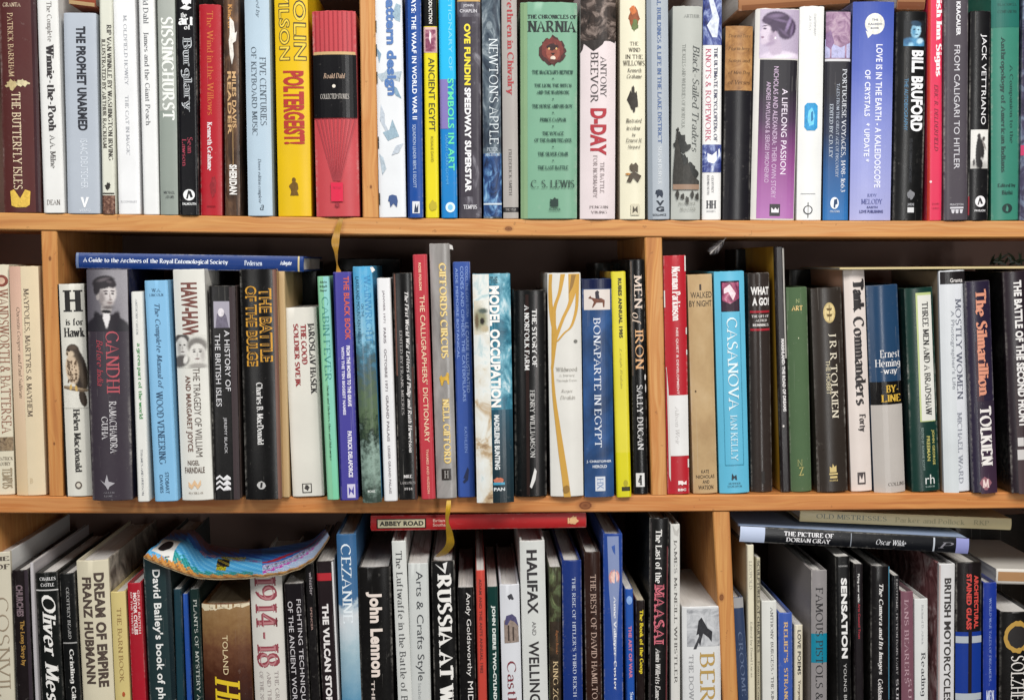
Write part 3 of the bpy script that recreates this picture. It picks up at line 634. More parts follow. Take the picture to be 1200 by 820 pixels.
LION = [E(.56, 60, .22, 17, '#3f1d1a', jag=.16, n=40), E(.56, 58, .185, 13.5, '#6a2c26', jag=.14, n=30), E(.57, 61, .12, 10, '#8a4636', jag=.06), E(.56, 55, .1, 4, '#30181a', jag=.2), E(.50, 57, .018, 1.4, '#c9a06a'), E(.63, 57, .018, 1.4, '#c9a06a'),
        P([(.53, 62), (.61, 62), (.57, 65)], '#2a1214'), E(.57, 68, .045, 2.6, '#d8c8b8'), E(.57, 72, .07, 3, '#52241e', jag=.2)]
DK = '#22453c'
book(1, 610.5, 678, 610, 2.5, '#7aa68c', 'thick mint green book with a brown maned animal head on its spine', tr=678, bulge=.0035, pw=6, items=
    [Q(0, .12, 3, 256, '#86a37c'), T('THE CHRONICLES OF', .12, .99, 17, 22, '#1c2a28', 'B', 'h'), T('NARNIA', .12, .99, 24, 38, '#16201f', 'b', 'h')] + LION +
    [T(s, a, b, y, y+h, DK, 'b', 'h', 'contents_list') for s, a, b, y, h in [("THE MAGICIAN'S NEPHEW", .2, .93, 82, 5), ('THE LION, THE WITCH', .24, .9, 98, 4.6), ('AND THE WARDROBE', .28, .86, 106, 4.4), ('THE HORSE AND HIS BOY', .2, .92, 122, 4.8), ('PRINCE CASPIAN', .34, .8, 138, 4.6), ('THE VOYAGE', .38, .76, 154, 4.6), ('OF THE DAWN TREADER', .24, .9, 162, 4.6), ('THE SILVER CHAIR', .3, .84, 178, 4.8), ('THE LAST BATTLE', .3, .84, 194, 4.8)]] +
    [E(.57, y, .012, .9, DK) for y in (92, 116, 132, 148, 172, 188)] +
    [A('C. S. LEWIS', .18, .95, 211, 220, '#1f332e', 'r', 'h'), P([(.52, 236), (.52, 233), (.56, 234), (.6, 231), (.62, 233), (.66, 233), (.66, 242), (.52, 242)], '#16302a', 'publisher_mark'), PB('HARPER', .5, .7, 244, 246.5, '#16302a', 'b')])
book(1, 680, 725, 680.6, -20, '#dccfd0', 'pinkish white book with a dark crowd picture on top and red capitals', tr=721, items=[
    ('R', 0, 1, -20, 48, pic_mat([(.35, '#17120f'), (.52, '#3a2f2a'), (.66, '#8a7a72'), (.8, '#d0c4be')], 70), 'spine_picture'), P([(0, 48), (0, 62), (.06, 58), (.1, 50), (.3, 54), (.36, 60), (.5, 56), (.62, 52), (.7, 46), (.98, 50), (.98, 46)], '#241c19'),
    A('ANTONY', .56, .74, 66, 114, '#4a4244'), A('BEEVOR', .28, .50, 61, 120, '#3c3436'), T('D-DAY', .28, .74, 127, 182, '#a32430', 'X'), T('THE BATTLE', .56, .68, 190, 226, '#8d7f80'), T('FOR NORMANDY', .36, .48, 182, 232, '#8d7f80'),
    PB('PENGUIN', .26, .8, 241, 244, '#6c5f60', 'r'), PB('VIKING', .3, .76, 247, 250, '#6c5f60', 'r')])
book(1, 727, 757.5, 727, -18, '#e2dcc4', 'cream book with tiny orange and black figures and centred lettering', tr=758, items=[
    E(.55, 22, .2, 12, '#8a4a26', jag=.35), E(.58, 30, .13, 6, '#5c6a3a', jag=.4), E(.5, 12, .12, 5, '#c06a34', jag=.3),
    T('THE', .38, .72, 49, 53.5, '#4c4436', 'r', 'h'), T('WIND', .32, .8, 56, 61, '#4c4436', 'r', 'h'), T('IN THE', .2, .9, 64, 69, '#4c4436', 'r', 'h'), T('WILLOWS', .1, .98, 71, 77, '#4c4436', 'r', 'h'), A('Kenneth', .28, .84, 80, 85, '#3c352a', 'i', 'h'), A('Grahame', .26, .86, 87, 92, '#3c352a', 'i', 'h'),
    E(.52, 117, .2, 10, '#2a241c', jag=.45), E(.5, 106, .06, 5, '#2a241c', jag=.3), E(.54, 128, .05, 4, '#2a241c')] +
    [A(s, a, b, y, y+5, '#3c352a', 'i', 'h') for s, a, b, y in [('Illustrated', .22, .86, 139), ('in colour', .24, .82, 147.5), ('by', .46, .62, 156), ('Ernest H.', .22, .86, 162), ('Shepard', .3, .8, 170)]] +
    [E(.55, 197, .16, 6, '#54493a', jag=.4), P([(.25, 213), (.4, 203), (.6, 202), (.85, 206), (.62, 208), (.7, 214), (.52, 208), (.42, 214)], '#4a4034'), E(.3, 204, .1, 1.2, '#b07a3c'), Q(.42, .76, 239, 252, '#d0c8b0', 'publisher_label'), P([(.48, 250), (.5, 241), (.58, 245), (.68, 241), (.7, 250), (.6, 247)], '#4c4436', 'publisher_mark')])
book(1, 760, 786, 758, -24, '#a9b0b8', 'silver grey book with long blue capital title', tr=785, items=[
    Q(.0, .2, -20, 257, '#8d959e'), T('NAL BUILDINGS & LIFE IN THE LAKE DISTRICT', .46, .66, -10, 168, '#48618e', 'b'), A('SUSAN DENYER', .46, .64, 172, 216, '#d6dade'),
    P(boxed([(.5, .5), (.1, .1), (.4, 0), (.55, .3), (.8, .1), (.9, .5), (.6, .55), (.8, 1), (.5, .7), (.2, 1), (.3, .6), (0, .5)], .32, .74, 222, 232), '#202a3c', 'publisher_mark'), PB('V', .36, .74, 235, 241, '#1c2534', 'X'), PB('G', .36, .74, 242, 248, '#1c2534', 'X'), PB('GOLLANCZ', .2, .84, 250.5, 253, '#1c2534', 'S')])
MIST = '#b4b6b0'
book(1, 786.6, 823, 789, 7, MIST, 'misty grey book with sloping script and dark tree silhouettes near its foot', tr=824, items=
    [A('ARTHUR', .36, .9, 17, 21, '#6f716e', 'r', 'h'), T('Black-Sailed Traders', .68, .92, 53, 178, '#4a4d4c', 'i'), T('THE KEELS AND WHERRIES OF NORFOLK', .32, .44, 52, 150, '#8c8f8a')] +
    [E(.2+.6*((i*37) % 17)/17, 200-42*(1-((i*37) % 17)/17)+((i*13) % 7)*4-6, .05+.04*((i*7) % 3), 3+((i*5) % 4), '#2b2c2a', jag=.5, n=11) for i in range(20)] +
    [P([(.05, 205), (.16, 150), (.22, 168), (.3, 178), (.4, 195), (.55, 190), (.7, 205), (.95, 212), (.95, 219), (.05, 217)], '#35332f'), Q(.05, .95, 216, 222, '#9a7f6c', 'foreground_strip')] +
    [E(.2+.17*i, 228+(i % 3)*3, .05, 5-(i % 2), '#3a3834', jag=.5, n=10) for i in range(5)] + [PB('ROBERT', .24, .84, 237, 240, '#77786f', 'r'), PB('MALSTER', .3, .84, 243.5, 246.5, '#77786f', 'r')])
ROPE = pic_mat([(.3, '#1a1e4a'), (.48, '#3a4688'), (.6, '#8d9ac4'), (.74, '#e2e6ee')], 55, (1, 1, .6), 2)
book(1, 823, 846, 824, -26, '#eceae8', 'white book with two blue rope pictures and pink capitals', tr=848, hb=False, items=[
    ('R', 0, 1, -26, 53, ROPE, 'spine_picture'), P([(.3, 0), (.55, 0), (.85, 22), (.55, 34), (.75, 44), (.5, 44), (.2, 30), (.5, 20)], '#c8cedc'), T('KNOTS & ROPEWORK', .14, .44, 57, 166, '#b4506c'), T('THE ULTIMATE ENCYCLOPEDIA OF', .58, .78, 56, 166, '#3a3c58', 'b'),
    ('R', 0, 1, 169.5, 202, ROPE, 'spine_picture'), P([(.1, 178), (.5, 182), (.9, 174), (.95, 182), (.6, 192), (.3, 190)], '#dfe3ea'), A('GEOFFREY', .48, .6, 206, 226, '#54545a'), A('BUDWORTH', .24, .36, 205, 228, '#54545a'), PB('HH', .2, .74, 235, 244, '#3a3a40', 'b'), PB('HERMES', .22, .7, 246.5, 248.5, '#77777c', 'r')])
book(1, 847.5, 880, 851, 30, '#232226', 'old book with tan script covered upper half and plain black lower half', tr=884.6, items=
    [('R', 0, 1, 30.5, 106, pic_mat([(.3, '#7a5230'), (.55, '#a87a4a'), (.75, '#bd935f')], 70), 'tan_half')] + [T(s, .1, .92, y, y+5, '#4f3218', 'i', 'h', 'handwriting') for s, y in (('Dearing Dore', 40), ('Pilgrim Ivery', 55), ('Songs and', 69), ('of Men Dog', 83), ('of Verses', 94))])
LILY = [(0, '#b070ae'), (.35, '#8c4a86'), (.62, '#46304a'), (.82, '#221e26'), (1, '#201d24')]
book(1, 880, 933.5, 886, 10, '#e2ded8', 'book with a lady in profile on its spine above a black to mauve panel', d=0.002, tr=938, bulge=.003, pw=6, items=
    [I(.10, 1, 11, 68.5, 92, 114, LADY),
     ('R', .12, .985, 70, 256, ('grad', LILY), 'title_panel'), T('A LIFELONG PASSION', .64, .77, 104, 204, '#e8dcea', 's'), A('NICHOLAS AND ALEXANDRA: THEIR OWN STORY', .44, .55, 78, 232, '#c9b0cb', 's'), A('ANDREI MAYLUNAS & SERGEI MIRONENKO', .28, .38, 96, 214, '#c9b0cb', 's'),
     Q(.42, .66, 239, 253, '#1f1c20', 'publisher_label'), P([(.46, 249), (.46, 243), (.52, 246), (.55, 243), (.6, 246), (.63, 243), (.63, 249)], '#e8e0e6', 'publisher_mark')])
book(1, 934, 964.5, 938, 7, '#eeeeec', 'plain white book with a small blue rounded picture half way up', d=0.002, tr=967.5, items=[
    A('CONTEMPORARY', .56, .66, 16, 42, '#b4b4b6', 's'), T('ARTIST', .36, .46, 18, 36, '#c4c4c6', 's'), P(boxed([(.2, .02), (.8, .02), (1, .12), (.92, .3), (.92, .7), (1, .9), (.8, 1), (.2, 1), (0, .88), (.06, .7), (.06, .3), (0, .12)], .24, .78, 120, 153), '#2f8fc4'), P([(.4, 130), (.54, 126), (.66, 134), (.62, 146), (.44, 148), (.36, 140)], '#6cbfe2'), P([(.5, 132), (.58, 130), (.6, 140), (.5, 143)], '#2b6f9c'),
    Q(.14, .74, 226.5, 227.3, '#b4b4b6', 'rule'), E(.44, 246, .19, 5.2, '#4a4a4e', 'publisher_mark'), E(.44, 246, .14, 4.0, '#eeeeec', 'publisher_mark'), Q(.425, .455, 237, 255, '#4a4a4e', 'publisher_mark')])
book(1, 964.5, 995.5, 968, 12.5, '#24242f', 'dark blue book with an old map picture on top and white capitals', d=0.002, tr=999, hb=False, items=[
    ('R', 0, 1, 72, 258, ('grad', [(0, '#2d6fae'), (.3, '#27568c'), (.55, '#262f48'), (.8, '#211f28'), (1, '#211f28')]), 'title_panel'), ('R', .02, .98, 14, 69, pic_mat([(.3, '#6a4a66'), (.5, '#9a7a96'), (.62, '#b79cae'), (.75, '#8c8fb0')], 90), 'spine_picture'), P([(.0, 46), (.3, 52), (.6, 56), (.98, 50), (.98, 68), (0, 68)], '#a9a9cc'), P([(.02, 40), (.2, 36), (.34, 50), (.2, 58), (.02, 54)], '#7d6086'), Q(0, 1, 69.2, 72, '#d6d4d8', 'rule'),
    T('PORTUGUESE VOYAGES, 1498-1663', .66, .86, 81, 225, '#dcdfe6'), T('TALES FROM THE GREAT AGE OF DISCOVERY', .46, .58, 98, 208, '#b9c2d2'), A('EDITED BY C.D. LEY', .2, .34, 122, 185, '#c9d2de'), E(.44, 238, .17, 7, '#e2e6ec', 'publisher_mark'), P([(.4, 243), (.42, 234), (.54, 233), (.56, 239), (.48, 240), (.47, 244)], '#1e3c60', 'publisher_mark'), PB('PHOENIX', .26, .66, 246.5, 249, '#d0d8e2', 'r')])
book(1, 996.5, 1046, 1000.5, 2, '#8c92c8', 'wide lilac blue book with slanting rows of white capitals and a pale disc', d=0.002, tr=1050, bulge=.003, mat=None, items=[
    ('R', 0, 1, 2, 258, ('grad', [(0, '#a9aad6'), (.35, '#8f96d0'), (.7, '#5a69b8'), (1, '#3d52a4')], .15), 'sky_panel'), E(.52, 28, .24, 12.5, '#dcdad2', 'spine_picture'), P([(.3, 36), (.36, 45), (.46, 40)], '#dcdad2'), T('THE', .44, .6, 22, 24.5, '#5a5e78', 'S', 'h'), T('KALEIDO', .36, .7, 27, 29.5, '#5a5e78', 'S', 'h'), T('BOOK', .42, .62, 32, 34, '#5a5e78', 'S', 'h'),
    T('LOVE IS IN THE EARTH - A KALEIDOSCOPE', .56, .72, 52, 220, '#dfe1f2', 'S'), T('OF CRYSTALS   * UPDATE *', .30, .44, 82, 190, '#dfe1f2', 'S'), A('JUDY', .4, .64, 227, 231, '#5c629c', 'r', 'h'), A('MELODY', .26, .78, 233, 239, '#4a5090', 'r', 'h'), PB('EARTH', .4, .66, 241.5, 244, '#383c78', 'S'), PB('LOVE PUBLISHING', .22, .8, 246, 249.5, '#383c78', 'S')])
book(1, 1047, 1084, 1052, 13, '#19191b', 'black book with tall condensed white capitals under a small blue portrait', d=0.002, tr=1087.6, items=[
    I(.22, .94, 24, 54, 54, 64, tonal(26, 30, ('#17181b', '#17181b'), [(13, 27, 13, 7, 0, '#4c88b0', .3), (5, 25, 5, 4, 0, '#2c5a80', .6), (15, 12, 6, 8.6, 8, '#9cc4d8', .2), (12, 13, 2.6, 6, 0, '#4f86a8', .8), (15, 3.6, 6.5, 3.2, 10, '#2a4258', .3), (13, 10.5, 1.4, .8, 0, '#24384c', .5), (18, 10.8, 1.3, .8, 0, '#24384c', .5), (15.6, 16.4, 2.2, .8, 0, '#3f6682', .5), (20, 24, 4, 3, -20, '#b4d2e0', .5), (9, 29, 3, 3, 0, '#8fbcd4', .6)], .2, 7)),
    T('BILL BRUFORD', .50, .92, 59, 154, '#e8e8ea', 'X'), T('THE AUTOBIOGRAPHY', .28, .40, 92, 153, '#4d82a8', 's'), A('YES, KING CRIMSON, EARTHWORKS', .46, .58, 162, 214, '#34363c', 's'), E(.56, 228, .12, 5, '#77777c', jag=.3), Q(.46, .68, 243, 249, '#d8d8da', 'publisher_label'), PB('JAWBONE', .46, .68, 238, 242, '#a9a9ae', 'S')])
book(1, 1086.7, 1106, 1088, -24, '#d83a5a', 'slim hot pink book with white blackletter title', tr=1106, hb=False, items=[
    Q(0, .16, -20, 259, '#b43a2e', 'edge_band'), T('British Inn Signs', .42, .95, -30, 90, '#f0dfe2', 'B'), A('ERIC R. DELDERFIELD', .44, .70, 99, 177, '#6d2032', 'i'), E(.2, 213, .08, 1.4, '#f0d0d4'), PB('DAVID', .3, .8, 238, 240, '#8c2338', 'r'), PB('CHARLES', .3, .8, 243, 245, '#8c2338', 'r')])
book(1, 1106.5, 1134.5, 1107, -22, '#4d474e', 'charcoal grey paperback with thin rounded white capitals', tr=1138, hb=False, items=[
    A('KRACAUER', .48, .66, 2, 42, '#d8d6da', 'X'), T('FROM CALIGARI TO HITLER', .40, .64, 53, 198, '#c9c6cc', 's'), PB('PRINCETON', .24, .8, 238.5, 241, '#c9c6cc', 's'), Q(.24, .8, 242.5, 244.5, '#c9c6cc', 'publisher_mark'), P([(.28, 245.5), (.44, 245.5), (.4, 250), (.32, 250)], '#c9c6cc', 'publisher_mark'), P([(.46, 245.5), (.6, 245.5), (.58, 250), (.48, 250)], '#c9c6cc', 'publisher_mark'), P([(.64, 245.5), (.78, 245.5), (.74, 250), (.66, 250)], '#c9c6cc', 'publisher_mark')])
book(1, 1135, 1161, 1138, 13, '#1d1c1f', 'black book with a white picture of a couple near its foot', tr=1162, items=[
    T('JACK VETTRIANO', .48, .80, 40, 146, '#e2e0e2', 's'), I(.08, .94, 152, 197.5, 46, 84, tonal(22, 45, ('#d2cfcb', '#d6d3cf'), [(11, 42, 12, 5, 0, '#a5a29e', .8), (9.5, 26, 3.6, 19, 2, '#211f20', .18), (9.8, 7.5, 2.1, 3, 0, '#3a3536', .3), (13.5, 22, 3.4, 12, -6, '#2b2829', .25), (16, 10.5, 1.8, 2.5, 0, '#4a4444', .35), (16.8, 18, 1.3, 6, -25, '#8a8380', .4), (4, 38, 1.4, 4, 0, '#4a4646', .4), (12, 40, 3, 6, 0, '#1f1d1e', .25)], .1, 8)),
    Q(.0, .06, 230, 252, '#8c2a34', 'red_flash'), E(.58, 236, .26, 6.6, '#e2e0e2', 'publisher_mark'), P([(.44, 240), (.54, 231), (.62, 233), (.72, 239), (.6, 239), (.56, 235), (.5, 240)], '#1c1b1e', 'publisher_mark'), PB('PAVILION', .3, .84, 245.5, 248, '#e2e0e2', 'S')])
book(1, 1163, 1195, 1162.5, -26, '#3e806e', 'wide teal green book with rows of dark lettering', tr=1198.5, items=[
    Q(0, 1, -26, 32, '#2d6a60', 'dark_band'), PB('BLACKWELL', .2, .9, 4, 7, '#173c38', 'r'), PB('COMPANIONS', .2, .9, 12, 15.5, '#173c38', 'r'), T('A Companion to the', .60, .76, 76, 168, '#1c3c38', 'r'), T('Anthropology of American Indians', .28, .48, 43, 202, '#1c3c38', 'b'), A('Edited by', .2, .86, 215, 220, '#1c3c38', 'b', 'h'), A('Biolsi', .34, .74, 223, 228, '#1c3c38', 'b', 'h'), E(.54, 244, .18, 5.4, '#122c2a', 'publisher_mark'), P([(.48, 247), (.52, 240), (.58, 244), (.56, 248)], '#3e806e', 'publisher_mark')])
book(1, 1196, 1222, 1199.5, -22, '#2c2638', 'dark plum book with a patch of hot pink, cut off by the picture edge', tr=1226, mat=pic_mat([(.3, '#1a1a2e'), (.5, '#3b3550'), (.7, '#7a8aa0')], 60), items=[Q(.0, .5, 170, 182, '#c23c66', 'pink_patch'), T('STONE CIRCLES', .5, .8, 20, 150, '#d8d6e0')])
# things lying on top of the upper row
lying(864, -24, 865, 12.5, 995, -33, .001, '#a8744e', 'thick tan book lying flat across the tops of the portrait and map books', [Q(.0, .16, 868, 994, '#8a5838')], 'books lying flat on other books', D=.15, gloss=.55)
lying(1053, -32, 1053, 10.5, 1086, -31.5, .004, '#a0704c', 'small tan book lying on top of the black book with tall condensed capitals', [Q(.0, .2, 1054, 1085, '#7d4a30')], 'books lying flat on other books', D=.13, gloss=.55)
lying(82, -30, 83, 4, 114, -26, .004, '#9a4a32', 'small rust red book lying on top of the pale grey blue book', [Q(.0, .12, 83, 113, '#c9a87c')], 'books lying flat on other books', D=.12)
# ------------------------------------------------------------------ middle shelf
MAN = tonal(49, 72, ('#4e4a52', '#8f8b90'), [(24, 76, 29, 24, 0, '#262329', .07), (36, 12, 12, 20, 0, '#918d92', .9), (24, 46, 6.5, 8, 0, '#9c9695', .2), (24, 58, 4.5, 10, 0, '#d8d4d4', .25), (15.5, 62, 5.5, 14, -22, '#232026', .2), (32.5, 62, 5.5, 14, 22, '#28242a', .2), (24, 49, 6, 2, 4, '#1a181c', .25),
    (26.5, 28, 9.6, 13.2, 4, '#bdb5b3', .12), (30, 27, 5.5, 9, 0, '#cdc6c4', .6), (19, 33, 3.6, 9, -8, '#877f7e', .7), (27, 39, 6, 3.4, 0, '#aaa2a0', .5), (14, 31.5, 2.2, 4, 0, '#9c9492', .35), (21, 14.5, 14, 7.6, -10, '#2b272b', .16), (12.8, 21.5, 4, 8, 8, '#2b272b', .25), (32, 17, 4.6, 4.4, 22, '#342f33', .35), (21, 11.5, 7, 1.8, -14, '#5c5458', .7), (28, 14, 3, 1.4, 10, '#544c50', .7),
    (23.5, 25, 3.2, .9, -4, '#50464a', .5), (32, 25, 2.5, .9, 8, '#50464a', .5), (24.2, 28, 2, 1.1, 0, '#3c3436', .5), (32, 28, 1.7, 1.1, 0, '#3c3436', .5), (28.8, 31.5, 1, 4, -6, '#a09694', .8), (29.6, 35, 2, .8, 0, '#7f7472', .6), (28.4, 38.6, 3.2, .9, 0, '#776766', .5), (28.4, 40.6, 2.4, .7, 0, '#948a88', .6), (26, 44, 6, 1.8, 0, '#625b5b', .6)], .12, 2)
_hs = random.Random(4)
HAWK = tonal(29, 74, ('#d2cfc5', '#d2cfc5'), [(19, 30, 10, 26, -12, '#2f2620', .08), (13, 9, 8, 8, 0, '#3a2f27', .1), (23, 63, 4.2, 10, -12, '#3a3028', .12), (22, 34, 3, 18, -12, '#54483c', .7), (17, 22, 2.4, 10, -14, '#5c5042', .8), (11.5, 30, 8, 16.5, -6, '#c4ae94', .16), (9.5, 12, 5, 3.4, 0, '#c9b59b', .35), (13, 5, 5, 2.6, 0, '#54463a', .6), (8.6, 8.6, 1.2, 1.1, 0, '#15110f', .3), (6.2, 12, 1.2, 2, 10, '#4f4230', .35)] +
    [(6+_hs.random()*11, 19+_hs.random()*26, .55+_hs.random()*.5, .8+_hs.random(), _hs.uniform(-30, 30), '#5c4835', .5) for _ in range(60)] +
    [(14, 52, 17, 2.5, 9, '#6f5c48', .16), (14, 51.2, 15, .8, 9, '#9c8a72', .5), (9, 50, 1.5, 3.4, 10, '#c2a05a', .3), (15.5, 51.5, 1.5, 3.4, -8, '#c2a05a', .3)], .14, 3)
FACES = tonal(42, 39, ('#cdcbc3', '#cdcbc3'), [(9, 5, 10, 6.5, 0, '#4a4644', .2), (9, 14, 8.4, 11.2, 0, '#cbc8c3', .14), (4.5, 16, 3, 8, 0, '#a5a19c', .8), (6, 12, 1.6, .9, 0, '#454140', .5), (12, 12, 1.6, .9, 0, '#454140', .5), (9.2, 15.5, .9, 2.6, 0, '#a39f9a', .8), (9.2, 20, 2.8, .8, 0, '#6f6765', .5), (6, 31, 12, 7, -14, '#5a5654', .25), (13, 29, 3, 5, 20, '#d6d3cd', .4),
    (29, 13, 13.2, 9.5, 0, '#77736f', .25), (29, 22, 10.6, 11.6, 0, '#d0cdc7', .14), (36, 24, 3, 7, 0, '#aeaaa5', .8), (25, 20, 1.9, 1, 0, '#4a4644', .5), (33, 20, 1.9, 1, 0, '#4a4644', .5), (25, 17.6, 2.4, .6, -6, '#6c6865', .5), (33, 17.6, 2.4, .6, 6, '#6c6865', .5), (29, 24, 1, 2.8, 0, '#aba7a2', .8), (29, 28.4, 3.2, .9, 0, '#77605e', .5), (29, 37, 12, 3.4, 0, '#9a9691', .4)], .10, 5)
book(2, -16, 18, -24, 310, '#d8cfb8', 'cream book with reddish brown capitals, cut off by the picture edge', tr=10.5, yb=580, items=[
    E(.75, 329, .22, 7, '#7a3a2c'), E(.75, 329, .12, 4, '#c9a890'), T('WANDSWORTH & BATTERSEA', .62, .96, 338, 508, '#8c5a46'), ('R', 0, 1, 512, 528, pic_mat([(.35, '#4a3a2c'), (.6, '#9a8468')], 160), 'spine_picture'), A('PATRICK', .5, .98, 535, 539, '#5a4a3a', 'r', 'h'), A('LOOBEY', .5, .9, 541, 545, '#5a4a3a', 'r', 'h'), PB('TEMPUS', .6, .95, 548, 572, '#9a8a70', 'b', 'd')])
book(2, 19, 53.4, 9.4, 312, '#ddcbab', 'buff book with a pink tinged edge and dark italic lettering', tr=45.7, yb=581, items=[
    ('R', 0, .42, 312, 580, ('grad', [(0, '#d8bf98'), (.5, '#dcc0a4'), (1, '#d8ae9a')], .2), 'pink_tint'), T('MAYPOLES, MARTYRS & MAYHEM', .48, .68, 338, 488, '#544438'), A('Quentin Cooper and Paul Sullivan', .20, .36, 360, 466, '#6b5748', 'i'), PB('B', .5, .6, 560, 566, '#c9b490', 'r')])
FEA = '#b49a80'
book(2, 77, 109, 66, 333, '#e2dfd4', 'white book with a large black slab letter and a perched hawk', tr=99, yb=582, rcol='#4a453e', lcol='#2c2a28', items=[
    Q(0, .07, 333, 582, '#2a2826', 'edge_band'), T('H', .22, .94, 340, 365, '#1d1b1a', 'B', 'h'), T('is', .28, .46, 374, 381, '#1d1b1a', 'b', 'h'), T('for', .56, .92, 373, 381, '#1d1b1a', 'b', 'h'), T('Hawk', .2, .98, 384, 395, '#1d1b1a', 'b', 'h'),
    I(.1, 1, 402, 478, 60, 140, HAWK),
A('Helen Macdonald', .42, .68, 479, 553, '#24211f', 'b'), E(.52, 568, .13, 4.4, '#5a5048', 'publisher_mark'), E(.52, 568, .08, 2.6, '#cfc8ba', 'publisher_mark')])
book(2, 107, 155, 100, 315, '#3f3840', 'tall dark plum book with a portrait of a man in a bow tie', tr=150, yb=587, rcol='#1f2440', items=[
    I(0, 1, 316, 388, 96, 140, MAN),
    T('GANDHI', .45, .78, 388, 461, '#b0505a'), T('Before India', .22, .38, 398, 452, '#a8404c', 'i'), A('RAMACHANDRA', .50, .68, 470, 531, '#d6d2d4'), A('GUHA', .30, .46, 488, 515, '#d6d2d4'), P([(.22, 562), (.34, 566), (.40, 556), (.44, 564), (.6, 566), (.46, 570), (.42, 574), (.36, 569)], '#a9a5aa', 'publisher_mark'), PB('ALLEN', .3, .58, 576, 578, '#8a868c', 'r'), PB('LANE', .32, .54, 580, 582, '#8a868c', 'r')])
book(2, 161.4, 176, 153, 342, '#e9e8e2', 'slim white paperback with small green lower case title', tr=168.7, yb=588, hb=False, items=[
    A('ANTHONY GREEN', .36, .54, 350, 392, '#8b8f94'), T('a green part of the world', .32, .72, 402, 491, '#3f8a4c', 'b'), A('THAMES AND HUDSON', .40, .58, 526, 580, '#7c8086')])
book(2, 181.5, 208, 168.7, 329, '#86bade', 'sky blue paperback with curling dark blue lettering', tr=199.4, yb=588, hb=False, items=[
    A('W.A.', .3, .7, 338, 342, '#30506c', 'r', 'h'), A('LINCOLN', .2, .8, 344, 347, '#30506c', 'r', 'h'), T('The Complete Manual of', .34, .62, 356, 455, '#24405e', 'i'), T('WOOD VENEERING', .28, .58, 458, 543, '#24405e'), PB('STOBART', .5, .66, 553, 578, '#2c4c68', 's', 'd'), PB('DAVIES', .26, .4, 556, 577, '#2c4c68', 's', 'd')])
book(2, 213, 249, 202, 316, '#dcdad2', 'white book with faded brown capitals and two small grey faces', tr=242, yb=587, items=[
    T('HAW-HAW', .24, .76, 331, 395, '#6f4038', 'X'), I(0, 1, 392, 431, 84, 78, FACES),
    T('THE TRAGEDY OF WILLIAM', .52, .74, 431, 535, '#574c46', 's'), T('AND MARGARET JOYCE', .22, .44, 440, 529, '#6a4c42', 'S'), A('NIGEL', .24, .62, 539, 545, '#6a5c54', 'S', 'h'), A('FARNDALE', .14, .78, 547, 554, '#6a5c54', 'S', 'h'), P([(.24, 570), (.24, 564), (.34, 568), (.44, 562), (.54, 568), (.64, 562), (.64, 568), (.54, 573), (.44, 568), (.34, 573)], '#d8b48c', 'publisher_mark'), PB('MACMILLAN', .24, .7, 576, 578.5, '#9a8f84', 'r')])
book(2, 250.4, 283, 244, 335, '#1e1c1e', 'black book with a small grey picture near its top and white wave mark at foot', tr=276, yb=586, hb=False, rcol='#6c5c58', items=[
    Q(.78, 1, 336, 585, '#443a3c', 'edge_band'), Q(.18, .78, 353, 384, '#a9a4b0', 'spine_picture'), P([(.24, 384), (.3, 368), (.5, 362), (.66, 370), (.74, 384)], '#6a6474'), E(.46, 366, .12, 5, '#d6d0d4'), T('A HISTORY OF', .56, .76, 387, 458, '#d9d7d9', 's'), T('THE BRITISH ISLES', .2, .4, 391, 476, '#d9d7d9', 's'), A('JEREMY BLACK', .44, .58, 489, 531, '#c6c4c6', 's')] +
    [P(boxed([(0, .5), (.25, 0), (.5, .6), (.75, 0), (1, .5), (1, .9), (.75, .4), (.5, 1), (.25, .4), (0, .9)], .12, .68, y, y+6.5), '#e0dee0', 'publisher_mark') for y in (556, 562, 568)])
book(2, 287.5, 331, 280, 315.5, '#1c1a1b', 'thick glossy black book with tall gold outlined capitals', tr=325, yb=586, rcol='#c2a077', gloss=.24, items=[
    Q(.9, 1, 316, 585, '#6f4a3c', 'edge_band'), T('THE BATTLE', .52, .86, 338, 424, '#c9922c', 'X'), T('OF THE BULGE', .14, .46, 335, 429, '#c9922c', 'X'), T('THE BATTLE', .57, .81, 339, 423, '#2a1c10', 's'), T('OF THE BULGE', .19, .41, 336, 428, '#2a1c10', 's'), A('Charles B. MacDonald', .38, .56, 448, 521, '#dad8d6', 'b'), E(.46, 568, .12, 4.5, '#b9b7b5', 'publisher_mark', jag=.1), P([(.42, 571), (.44, 565), (.5, 565), (.48, 571)], '#1c1a1b', 'publisher_mark')])
book(2, 331.5, 341, 325.5, 318, '#c8ab80', 'slim plain buff book wedged beside the thick gold lettered one', tr=335, yb=583, hb=False)
book(2, 343, 381.5, 333, 361, '#e0dcd2', 'short wide cream paperback with red and black lettering at its head', tr=372, yb=582.4, hb=False, items=[
    A('JAROSLAV HASEK', .70, .92, 379, 462, '#2a2626', 'B'), T('THE GOOD', .48, .66, 380, 427, '#8f2a2e', 'B'), T('SOLDIER SVEJK', .24, .42, 379, 453, '#8f2a2e', 'B'), Q(.32, .62, 566, 577, '#3a3634', 'publisher_label'), Q(.35, .59, 567, 576, '#e0dcd2', 'publisher_label'), E(.47, 571, .07, 3.2, '#3a3634', 'publisher_mark', jag=.3)])
